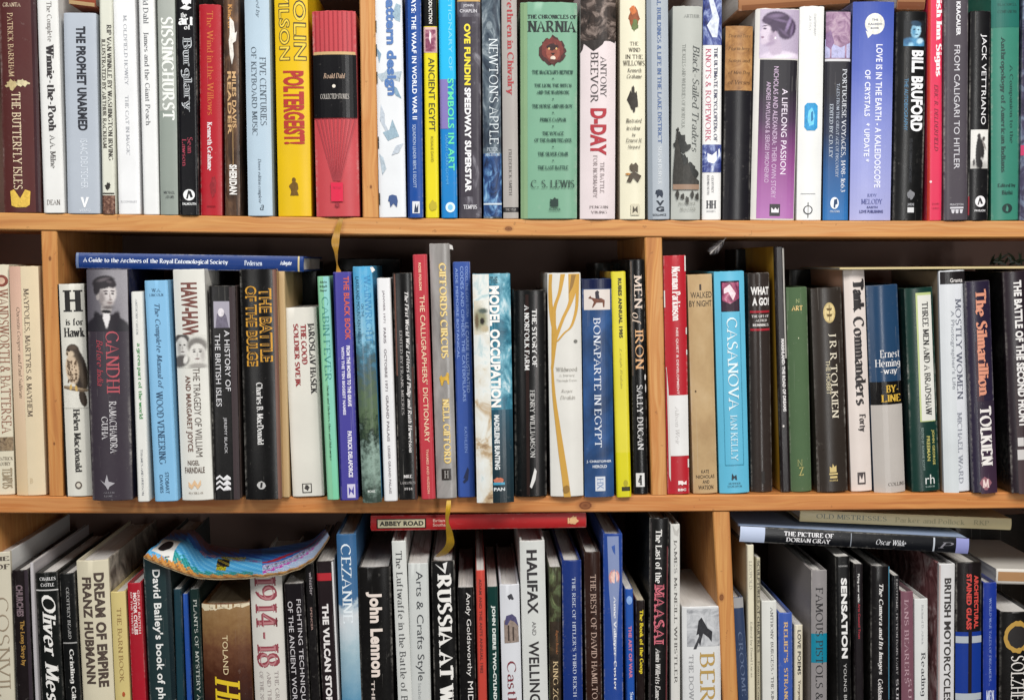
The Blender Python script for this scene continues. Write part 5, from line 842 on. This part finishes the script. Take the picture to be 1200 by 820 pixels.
book(3, 422.5, 463.5, 418.5, 665, '#1c1817', 'wide black book with tall narrow pinkish white lettering', tr=458, items=[T('John Lennon', .24, .72, 693, 793, '#e0d2c8', 'X'), A('THE LIFE', .34, .44, 797, 850, '#c9bcb4', 'S')])
book(3, 466.5, 480, 459, 634, '#d2d3cf', 'white book with long dark roman lettering, next to the pale grey sans lettered one', tr=481, items=[T('The Luftwaffe in the Battle of Britain', .24, .7, 645, 850, '#3a3a3c', 'r')])
book(3, 481.5, 507.5, 478, 660, '#c9cbc8', 'pale grey book with rounded dark sans lettering', tr=502, hb=False, items=[T('Arts & Crafts Style', .28, .72, 669, 797, '#3a3c40', 's'), A('Isabelle Anscombe', .38, .54, 800, 870, '#9a9c9c', 's')])
book(3, 509, 537.5, 505, 657.5, '#1c1a1a', 'black book with very large white roman capitals', tr=534, items=[T('RUSSIA AT WAR', .22, .86, 672, 858, '#e6e3de', 'B'), P([(.16, 660), (.6, 668), (.5, 660), (.7, 658), (.6, 672), (.46, 668)], '#dad8d4', 'torn_edge')])
book(3, 539, 559.5, 536, 688, '#1e1b1c', 'black book with light sans lettering beside a coral spine', tr=557, hb=False, items=[A('Andy Goldsworthy', .44, .78, 694, 792, '#dedad6', 's'), T('MIDSUMMER', .5, .82, 798, 880, '#dedad6', 's')])
book(3, 560.3, 572.3, 557.5, 668, '#c0473c', 'slim coral orange annual with tiny dark capitals', tr=569.5, hb=False, items=[T('ADAM AND THE ANTS ANNUAL 1982', .30, .62, 678, 788, '#5a201c', 'S')])
book(3, 573, 587, 570.5, 687, '#183a36', 'bottle green book with narrow white capitals', tr=585, hb=False, items=[T('JOHN DEERE TWO-CYLINDER', .34, .74, 709, 830, '#d6dcd6', 'X')])
book(3, 588.8, 613, 585.5, 685, '#dcdde2', 'white book with a small castle picture and red lettering', tr=610, items=[
    E(.56, 699, .14, 3.4, '#3a3a40', jag=.4), P([(.18, 753), (.18, 727), (.3, 724), (.34, 730), (.44, 722), (.6, 720), (.72, 728), (.9, 732), (.92, 752)], '#8a7a70'), P([(.2, 731), (.3, 721), (.6, 719), (.8, 723), (.92, 734), (.7, 728), (.5, 726), (.34, 732)], '#4a4668'), Q(.36, .44, 732, 750, '#4a3f3a', 'spine_picture'), Q(.6, .68, 734, 750, '#4a3f3a', 'spine_picture'), T('Castles', .28, .74, 774, 840, '#7a2a34', 'r')])
book(3, 613.5, 642.4, 609, 634, '#d2d3cf', 'tall white book with widely spaced bold black capitals', tr=641, items=[T('HALIFAX', .26, .68, 644, 718, '#2a2628', 's'), T('AND', .42, .58, 728, 744, '#5a5658', 's'), T('WELLINGTON', .26, .68, 751, 860, '#2a2628', 'S'), T('HALIFAX', .26, .68, 645, 719, '#2a2628', 'S')])
CAMO = pic_mat([(.3, '#1e1c16'), (.48, '#3a3824'), (.6, '#5e6a48'), (.7, '#8a8a62'), (.82, '#3a5a5c')], 70, (1, 1, .6), 1)
book(3, 644, 660, 643.5, 664, '#3a3628', 'brown and green mottled book with thin ochre lettering', tr=658, hb=False, mat=CAMO, items=[('R', .05, 1, 728, 824, pic_mat([(.3, '#1e1712'), (.6, '#3a2e22'), (.8, '#5c4a34')], 60), 'brown_ground'), A('Rupert Brooke', .5, .76, 738, 766, '#a86a3c', 'i'), T('KING ZOG', .3, .74, 774, 832, '#c9b088', 'r')])
book(3, 660.6, 685.2, 658.5, 656.7, '#1f3474', 'navy blue book with silver capitals, next to the dark brown one', tr=682, items=[T("THE RISE OF HITLER'S THIRD REICH", .50, .68, 676, 816, '#c6cede', 'r')])
book(3, 687, 706.8, 684.5, 647, '#33231f', 'dark brown book with dull pinkish capitals', tr=705, items=[T('THE BEST OF DAVID HAMILTON', .36, .72, 673, 826, '#b59a8c', 'r')])
book(3, 708.3, 731.7, 707, 625.4, '#27458f', 'tall blue book with a small pink oval picture and white serif lettering', tr=731, items=[
    P([(.2, 628), (.8, 628), (.84, 680), (.7, 740), (.6, 790), (.46, 730), (.28, 690)], '#7d8ab0', 'pale_highlight'), E(.56, 676, .28, 9, '#c98f8c', n=24), E(.56, 676, .2, 7, '#dcb8ae', n=20), P([(.42, 640), (.6, 638), (.62, 650), (.5, 646)], '#35559c'), A('Anne Vallayer-Coster', .48, .66, 698, 808, '#e2e2e6', 'b')])
book(3, 734.6, 745, 732.6, 690, '#2450a0', 'slim bright blue book with pinkish capitals and a pale disc', tr=744, hb=False, items=[E(.5, 703, .36, 5, '#7fa0d2'), T('THE ART OF WAR', .32, .72, 733, 794, '#c0708c', 'X'), A('Sun Tzu', .4, .8, 810, 840, '#c9d6ea', 'b')])
book(3, 746, 757, 745.5, 703, '#241a18', 'slim black book with chunky yellow lettering', tr=757.5, hb=False, tone=1, lcol='#7a2430', items=[T('The Book of the Goop', .3, .82, 714, 789, '#d6be22', 'B')])
book(3, 760, 785, 761.5, 607, '#1d191a', 'tall black book with large salmon pink capitals', tr=784.5, lcol='#20231f', items=[
    Q(.06, .1, 612, 820, '#4a4242', 'edge_line'), T('The Last of the', .30, .64, 620, 683, '#e2deda', 'b'), T('MAASAI', .24, .80, 684, 755, '#cf6a78', 'B'), T('MAASAI', .34, .70, 685, 754, '#4a1c26', 'l'), A('Amin Willetts Eames', .34, .6, 759, 822, '#d6d2ce', 'I'), Q(.9, .96, 640, 820, '#6a3a3c', 'edge_band')])
book(3, 786.6, 799, 786, 614, '#d6d4ce', 'slim white book with crumpled head and thin black capitals', tr=797.5, items=[T('JAMES McNEILL WHISTLER', .32, .7, 632, 800, '#4a4644', 'r'), P([(.2, 615), (.6, 622), (.95, 618), (.8, 628), (.4, 626)], '#b5b2ac', 'creases')])
book(3, 800.5, 846.5, 799.5, 711, '#e0e0e0', 'thick white book with a dark running figure picture and gold capitals', tr=846, hb=False, bulge=.002, items=[
    ('R', .12, .98, 713, 757, pic_mat([(.32, '#8f9094'), (.5, '#b9babd'), (.7, '#d6d6d8')], 90), 'picture_ground'), P([(.40, 734), (.42, 727), (.5, 723), (.56, 728), (.66, 736), (.78, 740), (.76, 752), (.68, 747), (.54, 742), (.5, 748), (.46, 757), (.42, 752), (.44, 742), (.36, 744)], '#2a2a2e'), P([(.28, 760), (.44, 744), (.48, 746), (.36, 760)], '#3a3a3e'), T('BERLIN', .44, .84, 764, 872, '#b08f4a', 'r'), T('THE DOWNFALL 1945', .16, .28, 766, 880, '#9a9a9c', 'r')])
book(3, 866, 876, 858, 700, '#33405c', 'navy book with worn grey cloth head, hard against the lower upright', tr=876.5, lcol='#8d8a8c', items=[Q(0, 1, 700, 712, '#9a9898', 'worn_head'), T('CROOME', .3, .7, 740, 815, '#5a6884', 'r')])
book(3, 877, 886, 875.5, 638.5, '#d8d0b8', 'tall thin cream book with faint grey capitals', tr=885.5, lcol='#bfae8c', hb=False, D=.15, items=[T('LEOPOLD', .26, .7, 657, 690, '#9a9484', 'r'), A('Edited by David Lucas', .3, .66, 728, 793, '#8f897a', 'r')])
book(3, 886.6, 893, 886, 653, '#b0a890', 'very thin grey buff book with dark capitals', tr=892.5, hb=False, D=.15, items=[T('SCULPTURES AT CHARTRES', .2, .8, 656, 764, '#3f3a32', 'b'), A('Painton Cowen', .3, .7, 774, 830, '#5f594c', 'r')])
book(3, 894, 912, 893, 704, '#d9d8d2', 'white book with spaced dark roman capitals, beside the cornflower blue one', tr=912, items=[T('ANTHONY BURGESS * THE KINGDOM', .56, .76, 711, 845, '#4a4a4c', 'r')])
book(3, 913, 930.5, 912.5, 718, '#3f5ba8', 'cornflower blue book with gilt capitals', tr=930, items=[T("RELIEF'S", .36, .66, 728, 776, '#c9a878', 'b'), T('STRANGE', .36, .66, 782, 830, '#c9a878', 'b')])
book(3, 931, 943, 931, 732, '#d6cdb8', 'short cream paperback with black capitals', tr=942, hb=False, items=[T('LOVE POEMS', .36, .76, 738, 790, '#2c2826', 'S'), A('Yevgeny', .36, .74, 796, 822, '#5a4a3e', 'b')])
book(3, 951, 970.5, 951.2, 668, '#8d8888', 'tall grey book with a teal band and black roman capitals', tr=970.8, lcol='#a39b99', items=[
    Q(0, 1, 742, 776, '#1f7f98', 'teal_band'), T('FAMOUS PISTOLS & GUNS', .26, .74, 688, 860, '#262426', 'r')])
book(3, 981.5, 999.5, 979.3, 652, '#1d1c1d', 'black book with widely spaced bold white sans capitals', tr=997.5, items=[A('NORMAN', .2, .8, 662, 664, '#b9b7b5', 's', 'h'), T('SENSATION', .34, .76, 677, 771, '#e2e0de', 'X'), T('YOUNG BRITISH ARTISTS', .46, .66, 777, 880, '#b9b7b5', 's')], hb=False)
book(3, 1002, 1014.5, 1001, 660.5, '#231f21', 'slim black book with a white then crimson line of small lettering', tr=1012, hb=False, items=[T('Flying over walls:', .32, .6, 672, 706, '#dcd8d6', 'S'), T('Arts Council Trust', .4, .64, 707, 748, '#a8303c', 'S')])
book(3, 1021, 1044.5, 1021, 663.4, '#1f1c1e', 'dark book with bold white lettering and a thin blue edge', tr=1044, items=[T('The Camera and Its Images', .36, .64, 684, 790, '#e0dcda', 'I'), A('Goldsmith Arthur', .36, .62, 795, 850, '#cfcac8', 'I'), Q(.94, 1, 664, 820, '#4f8098', 'edge_band')])
book(3, 1047, 1056.5, 1046.3, 674, '#232224', 'slim charcoal book with thin pale lettering, beside the mauve one', tr=1055.5, hb=False, items=[T('EROTISME, FICTION DANS L\'ART', .4, .7, 678, 790, '#a9a4a4', 'r'), A('SUFI', .4, .76, 795, 830, '#b9b4b4', 'r')])
book(3, 1056.7, 1072.4, 1056, 693, '#77505c', 'mauve pink book with pale roman capitals', tr=1072, items=[T("IANS BEARERS", .24, .6, 702, 800, '#b08f98', 'r'), T('SUFI', .5, .8, 795, 835, '#b08f98', 'r')])
book(3, 1072.7, 1089, 1072, 701.5, '#dfdfdd', 'white book with a grey panel line and bold dark lettering', tr=1089, lcol='#b9a09c', items=[A('Richard D. Altick', .5, .66, 708, 755, '#9a9c9e', 'r'), T('Reading England', .38, .8, 764, 870, '#34343a', 'r')])
book(3, 1100, 1120, 1101, 660.5, '#dcdada', 'tall white book with rounded dark capitals and a sepia side picture', tr=1120.5, lcol=SEPIA, items=[T('BRITISH MOTORCYCLES', .32, .76, 677, 822, '#34302e', 's'), T('BRITISH MOTORCYCLES', .32, .76, 677.5, 822.5, '#34302e', 'S'), Q(0, .08, 662, 820, '#b9a4a0', 'edge_band')])
book(3, 1120.6, 1152, 1121, 659, '#211d1e', 'black and blue book with red capitals and silver bands', tr=1152.6, items=[
    Q(0, 1, 740, 824, '#1f3a8c', 'blue_half'), Q(.46, .6, 660, 824, '#2a2528', 'dark_spine_line'), T('ARCHITECTURAL', .68, .86, 674, 736, '#c8443c', 'X'), T('STAINED GLASS', .38, .58, 672, 737, '#c8443c', 'X'), Q(0, 1, 745, 753, '#b0b6bc', 'silver_band'), Q(.46, .6, 744, 754, '#2a2528', 'dark_spine_line'), Q(0, 1, 812, 820, '#b0b6bc', 'silver_band')])
book(3, 1152.7, 1168.5, 1153, 682.5, '#22388f', 'ultramarine blue book with faint silver lettering', tr=1171, items=[T('WORLD WAR TALES OF DREAMERS ...', .4, .58, 700, 803, '#8fa0d2', 'r'), T('MEN', .2, .8, 808, 822, '#c9d0e6', 'b', 'h')])
book(3, 1172.5, 1214, 1173.5, 717.6, '#1d1817', 'black book with a golden laurel ring and white roman capitals', tr=1214, items=[E(.5, 746, .40, 18, '#b08a3c', 'laurel_ring', n=36, jag=.09), E(.5, 746, .29, 13, '#1d1817', 'laurel_ring', n=30, jag=.05), A('SOLZHENITSYN', .3, .7, 768, 870, '#dcd6d0', 'r')], rcol='#1d1817')
# ---- lying on top of the lower row
lying(434, 604.5, 434, 622, 687, 600.5, .008, '#b02c2e', 'red book with a boxed black title lying flat over the lower row', [
    Q(.14, .8, 441, 499, '#3a1a18', 'title_frame'), Q(.2, .74, 442.5, 497.5, '#d8cfae', 'title_panel'), T('ABBEY ROAD', .32, .64, 444.5, 496, '#2a2422', 'X', 'd'), A('Brian', .54, .74, 507, 521, '#dcaea0', 'S'), A('Southall', .24, .46, 507, 524, '#dcaea0', 'S'), E(.5, 672, 0.28, 5, '#d6a878', 'publisher_mark', jag=.25), Q(.3, .7, 665, 667, '#d6a878', 'publisher_mark')], 'books lying flat on other books', D=.13)
lying(868, 616.5, 868, 634.5, 1136, 631, .004, '#14171f', 'black book with pale blue cover ends lying flat below the cream one', [
    Q(0, 1, 868, 897, '#b9c4dc', 'pale_end'), Q(0, 1, 1121, 1136, '#8d90c4', 'mauve_end'), T('THE PICTURE OF', .54, .84, 919, 977, '#e0dee0', 'b'), T('DORIAN GRAY', .16, .46, 922, 974, '#e0dee0', 'b'), Q(.05, .95, 997, 998, '#8f949c', 'white_line'), Q(.05, .95, 1094, 1096, '#b9bec6', 'white_line'), A('Oscar Wilde', .3, .66, 1027, 1062, '#dcdce0', 'i'), PB('P', .3, .7, 1100, 1118, '#77757c', 'i', 'd')], 'books lying flat on other books', D=.15, rcol='#9fb2d2')
lying(938, 597.5, 938, 611, 1186, 607.5, .03, '#d8c99e', 'cream yellow book with pale grey capitals lying topmost of its pair', [
    T('OLD MISTRESSES', .34, .76, 957, 1039, '#7f8478', 'r'), A('Parker and Pollock', .3, .74, 1049, 1131, '#a89f7c', 'r'), PB('RKP', .34, .76, 1141, 1159, '#a39a78', 'r', 'd')], 'books lying flat on other books', D=.11)
lying(1168, 666, 1168, 684, 1240, 668, .03, '#cfcac2', 'worn white book with tan page edges lying at the picture edge', [Q(.22, .82, 1170, 1239, '#a8805a', 'tan_edge')], 'books lying flat on other books', D=.15, hb=False)
book(3, 1125, 1215, 1120, 606, '#1a1c1b', 'broad black book standing at the back behind the lying worn white book', tr=1212, yb=820, d=.185, D=.05, hb=False)  # made-up book, added only to darken the open gap at the back
# ------------------------------------------------------------------ curled comic magazine on the lower row
def magazine():
    rt = thing('magazine', 'curled colourful comic magazine sagging across the tops of the lower row books', 'magazine', None, tuple(unp(285, 676, -.01)))
    org = rt.location.copy()
    front = [(168, 652), (184, 659), (205, 667), (232, 675.5), (262, 677), (295, 675.5), (325, 672.5), (350, 665), (370, 652), (386, 628)]
    back = [(204, 624), (213, 628.5), (228, 634), (246, 638.5), (268, 641), (295, 642), (322, 640.5), (346, 637), (366, 631), (380, 620)]
    def spline(P_, s):
        x = s*(len(P_)-1); i = min(int(x), len(P_)-2); f = x-i
        g = lambda k: P_[max(0, min(len(P_)-1, k))]
        o = []
        for c in (0, 1):
            p0, p1, p2, p3 = g(i-1)[c], g(i)[c], g(i+1)[c], g(i+2)[c]
            o.append(.5*((2*p1)+(-p0+p2)*f+(2*p0-5*p1+4*p2-p3)*f*f+(-p0+3*p1-3*p2+p3)*f**3))
        return o
    NS, NT = 320, 120; rnd = random.Random(5)
    def pos(s, t):
        a, b = unp(*spline(front, s), -.012+.003*math.sin(s*9)), unp(*spline(back, s), .112)
        p = a.lerp(b, t); p.z += .0015*math.sin(math.pi*t)
        k = 1 - min(1, max(0, (s-.20)/.14)); q = min(1, t/.2); q = q*q*(3-2*q)
        p.z += max(0, .9412-p.z)*q*k*k*(3-2*k)
        p.z += .0012*math.sin(s*13+t*7)*math.sin(t*9+s*4)*min(1, t*4)
        if t < .12: p.z += .0005*math.sin(s*70)*(1-t/.12)*(1 if s > .55 else .3)
        return p-org
    def n2(x, y): return math.sin(x*12.9+y*7.1)*.5+math.sin(x*31.7-y*17.3+1.3)*.3+math.sin(x*57+y*41)*.2
    def colour(s, t):
        j = n2(s*1.7, t*2.3); f = n2(s*9+3, t*7); h = n2(s*23+1, t*19+2)
        if .035 < s < .20 and .07 < t-.5*(.20-s) < .50:
            if ((s-.115)/.052)**2+((t-.32)/.16)**2 < 1: return '#1b1a1e'
            return '#d6d4d0'
        if t < .035: return '#b88a52' if f > -.1 else '#8a5a34'
        if s < .55 and t < .085+.035*f+.02*h: return ('#c9964a' if h > .15 else '#b9783c') if f > -.35 else '#8a5a30'
        if t < .06+.03*f: return '#b98a54' if h > 0 else '#c9a87c'
        if t < .16+.05*f and .15 < s < .56: return '#3a9c98' if h > -.2 else '#1f6a72'
        if s > .60:
            k = t-(1.0*(s-.60)+.10)
            if abs(k-.30+.03*j) < .03: return '#b82f3c'
            if abs(k-.02+.05*f) < .028 and f > -.5: return '#b83aa4'
            if abs(k-.10+.05*f) < .012: return '#26222c'
            if abs(k-.16+.03*h) < .010: return '#a02a8c'
            if k < .20: return '#a9bcd8' if f > -.1 else ('#7fa0cc' if h > 0 else '#d6dae4')
            return '#2a62b4' if f < .2 else '#3f86cc'
        if .405 < s < .45 and .20+.05*h < t < .34: return '#d8cc24' if h > -.15 else '#20202a'
        if .40 < s < .46 and .34 < t < .55: return '#181820' if f > -.25 else '#8c7a2a'
        if .42 < s < .53 and .55+.1*f < t < .66: return '#d2c02a' if h > .0 else '#1c1a22'
        if .47 < s < .64 and abs(t-.50+.8*(s-.55)+.06*f) < .022: return '#9a3494' if h > -.3 else '#1c1624'
        if s < .5 and t > .78+.12*f: return '#84402f' if h > .1 else ('#24242e' if h < -.15 else '#3a4a6c')
        if .3 < s < .42 and abs(t-.62-.06*f) < .03: return '#c98a8c' if h > 0 else '#3a4a7c'
        if t > .62+.1*j and s < .45: return '#2f68b4' if h > -.3 else '#24508c'
        if t > .60+.1*f: return '#2c58b0' if f > -.2 else '#24489a'
        return '#4a9fd4' if f > -.3 else '#74bce2'
    bm = bmesh.new(); cl = bm.verts.layers.float_color.new('print')
    g = [[bm.verts.new(pos(i/NS, j/NT)) for i in range(NS+1)] for j in range(NT+1)]
    for j in range(NT+1):
        for i in range(NS+1): g[j][i][cl] = (*lin(colour(i/NS, j/NT)), 1)
    for j in range(NT):
        for i in range(NS): bm.faces.new((g[j][i], g[j][i+1], g[j+1][i+1], g[j+1][i]))
    k = N('comic_print'); at = k.n('ShaderNodeAttribute', attribute_name='print'); k.l(at.outputs['Color'], k.b.inputs['Base Color']); k.b.inputs['Roughness'].default_value = .32
    from_bm('cover', bm, k.m, rt, 60)
    bm = bmesh.new()
    lay = []
    for (dy, dz) in ((.0004, -.0004), (.0010, -.0008), (.0004, -.0011), (.0012, -.0015), (.0006, -.0019)):
        lay.append([bm.verts.new(pos(i/60, 0)+Vector((0, dy+.0006*rnd.random(), dz))) for i in range(61)])
    bk = [bm.verts.new(pos(i/60, 1)+Vector((0, 0, -.003))) for i in range(61)]
    for a, b in zip(lay+[None], lay[1:]+[None]):
        if a is None or b is None: continue
        for i in range(60): bm.faces.new((a[i], b[i], b[i+1], a[i+1]))
    for i in range(60): bm.faces.new((lay[-1][i], bk[i], bk[i+1], lay[-1][i+1]))
    from_bm('page_edges', bm, page_mat(2), rt, 30)
magazine()

# ------------------------------------------------------------------ ribbons, feather, plant sprig
def ribbon(label, pts, col):
    """pts: (u, v, d, width in px, twist)"""
    P_ = [unp(u, v, d) for u, v, d, w_, tw in pts]
    rt = Vector(P_[0]); bm = bmesh.new(); n = len(pts); fine = []
    for i in range((n-1)*8+1):
        f = i/8; k = min(int(f), n-2); t = f-k
        sm = t*t*(3-2*t)
        q = P_[k].lerp(P_[k+1], t)
        g = lambda c: pts[min(max(c, 0), n-1)]
        q = Vector([.5*((2*P_[k][a])+(-P_[max(k-1, 0)][a]+P_[k+1][a])*t+(2*P_[max(k-1, 0)][a]-5*P_[k][a]+4*P_[k+1][a]-P_[min(k+2, n-1)][a])*t*t+(-P_[max(k-1, 0)][a]+3*P_[k][a]-3*P_[k+1][a]+P_[min(k+2, n-1)][a])*t**3) for a in range(3)])
        w_ = (pts[k][3]*(1-sm)+pts[k+1][3]*sm)*.00089/2; tw = pts[k][4]*(1-sm)+pts[k+1][4]*sm
        e = Vector((math.cos(tw), math.sin(tw), 0))
        th = Vector((-math.sin(tw), math.cos(tw), 0))*.0002
        fine.append([bm.verts.new(q+s*e*w_+z*th-rt) for s, z in ((-1, -1), (1, -1), (1, 1), (-1, 1))])
    for a, b in zip(fine, fine[1:]):
        for k in range(4): bm.faces.new((a[k], a[(k+1) % 4], b[(k+1) % 4], b[k]))
    bm.faces.new(fine[0]); bm.faces.new(fine[-1]); bmesh.ops.recalc_face_normals(bm, faces=bm.faces)
    k = N('satin_ribbon'); p = k.pos(); k.l(k.mix(k.noise(p, 900, 2, .6, (1, 1, .1)), lin(col), tuple(x*.5 for x in lin(col))), k.b.inputs['Base Color']); k.b.inputs['Roughness'].default_value = .38
    o = from_bm('bookmark_ribbon', bm, k.m, None, 40); o.location = rt
    o['label'] = label; o['category'] = 'ribbon'; o['group'] = 'bookmark ribbons hanging from the shelves'
ribbon('golden bookmark ribbon hanging over the upper shelf edge below the red banded book', [(400, 256, -.0045, 5, .2), (396, 268, -.0055, 7, .5), (393, 283, -.007, 9, .1), (394, 298, -.004, 5, .9), (395, 309, .004, 3, 1.3), (397, 319, .006, 6, .3)], '#b8862a')
ribbon('yellow bookmark ribbon hanging over the middle shelf edge onto the red lying book', [(526, 586, -.030, 5, .1), (525, 598, -.032, 6, .5), (524, 611, -.026, 5, .9), (527, 626, -.014, 8, .2), (527, 638, -.006, 10, .0), (519, 648, .006, 11, -.3), (512, 652, .020, 4, -.3)], '#d2a428')
def feather():
    a, b = unp(851, 279.3, .012), unp(832, 297, .012); rt = a.copy(); bm = bmesh.new(); rnd = random.Random(3); ax = (b-a)
    n = Vector((-ax.z, 0, ax.x)).normalized()
    add = lambda p, q, w_: bm.faces.new([bm.verts.new(v) for v in (p-n*w_-rt, q-rt+n*0, p+n*w_-rt)])
    for i in range(70):
        t = rnd.uniform(.1, .98); s = rnd.choice((-1, 1)); L = .0065*math.sin(math.pi*(.15+.8*t))*rnd.uniform(.6, 1.2)
        p = a+ax*t; q = p+ax.normalized()*L*1.1+n*s*L*.8+Vector((0, rnd.uniform(-.003, .003), 0))
        pd = ax.normalized()*.00022
        bm.faces.new([bm.verts.new(v-rt) for v in (p-pd, q, p+pd)])
    o = from_bm('feather', bm, plain('white_down', '#b0aaac', .9, .1), None); o.location = rt
    q_ = bmesh.new(); add_box(q_, (-.0004, -.0004, -.0004), (.0004, .0004, .0004))
    for v in q_.verts:
        if v.co.z < 0: v.co += ax
    from_bm('quill', q_, plain('quill', '#cfc8bc', .6), o)
    o['label'] = 'small white feather stuck under the upper shelf above the tan paper covered book'; o['category'] = 'feather'
feather()
def sprig():
    c = unp(1180, 311, .06); rt = c.copy(); bm = bmesh.new(); rnd = random.Random(8)
    for i in range(15):
        an = R(rnd.uniform(15, 165)); L = rnd.uniform(.014, .030); base = Vector((rnd.uniform(-.02, .02), rnd.uniform(-.012, .02), .0005)); d = Vector((math.cos(an), rnd.uniform(-.3, .3), math.sin(an)*.7)); s = Vector((-d.z, 0, d.x)).normalized()*.0016
        mid = base+d*L*.5; tip = base+d*L+Vector((0, 0, -.003))
        v = [bm.verts.new(q) for q in (base-s*.6, base+s*.6, mid+s, tip, mid-s)]; bm.faces.new(v)
    o = from_bm('plant_sprig', bm, plain('dark_leaf', '#22331f', .5, .3), None); o.location = rt
    o['label'] = 'spiky dark green plant sprig lying on the thin beige folder'; o['category'] = 'plant'
sprig()
bpy.data.collections.remove(_tcol)
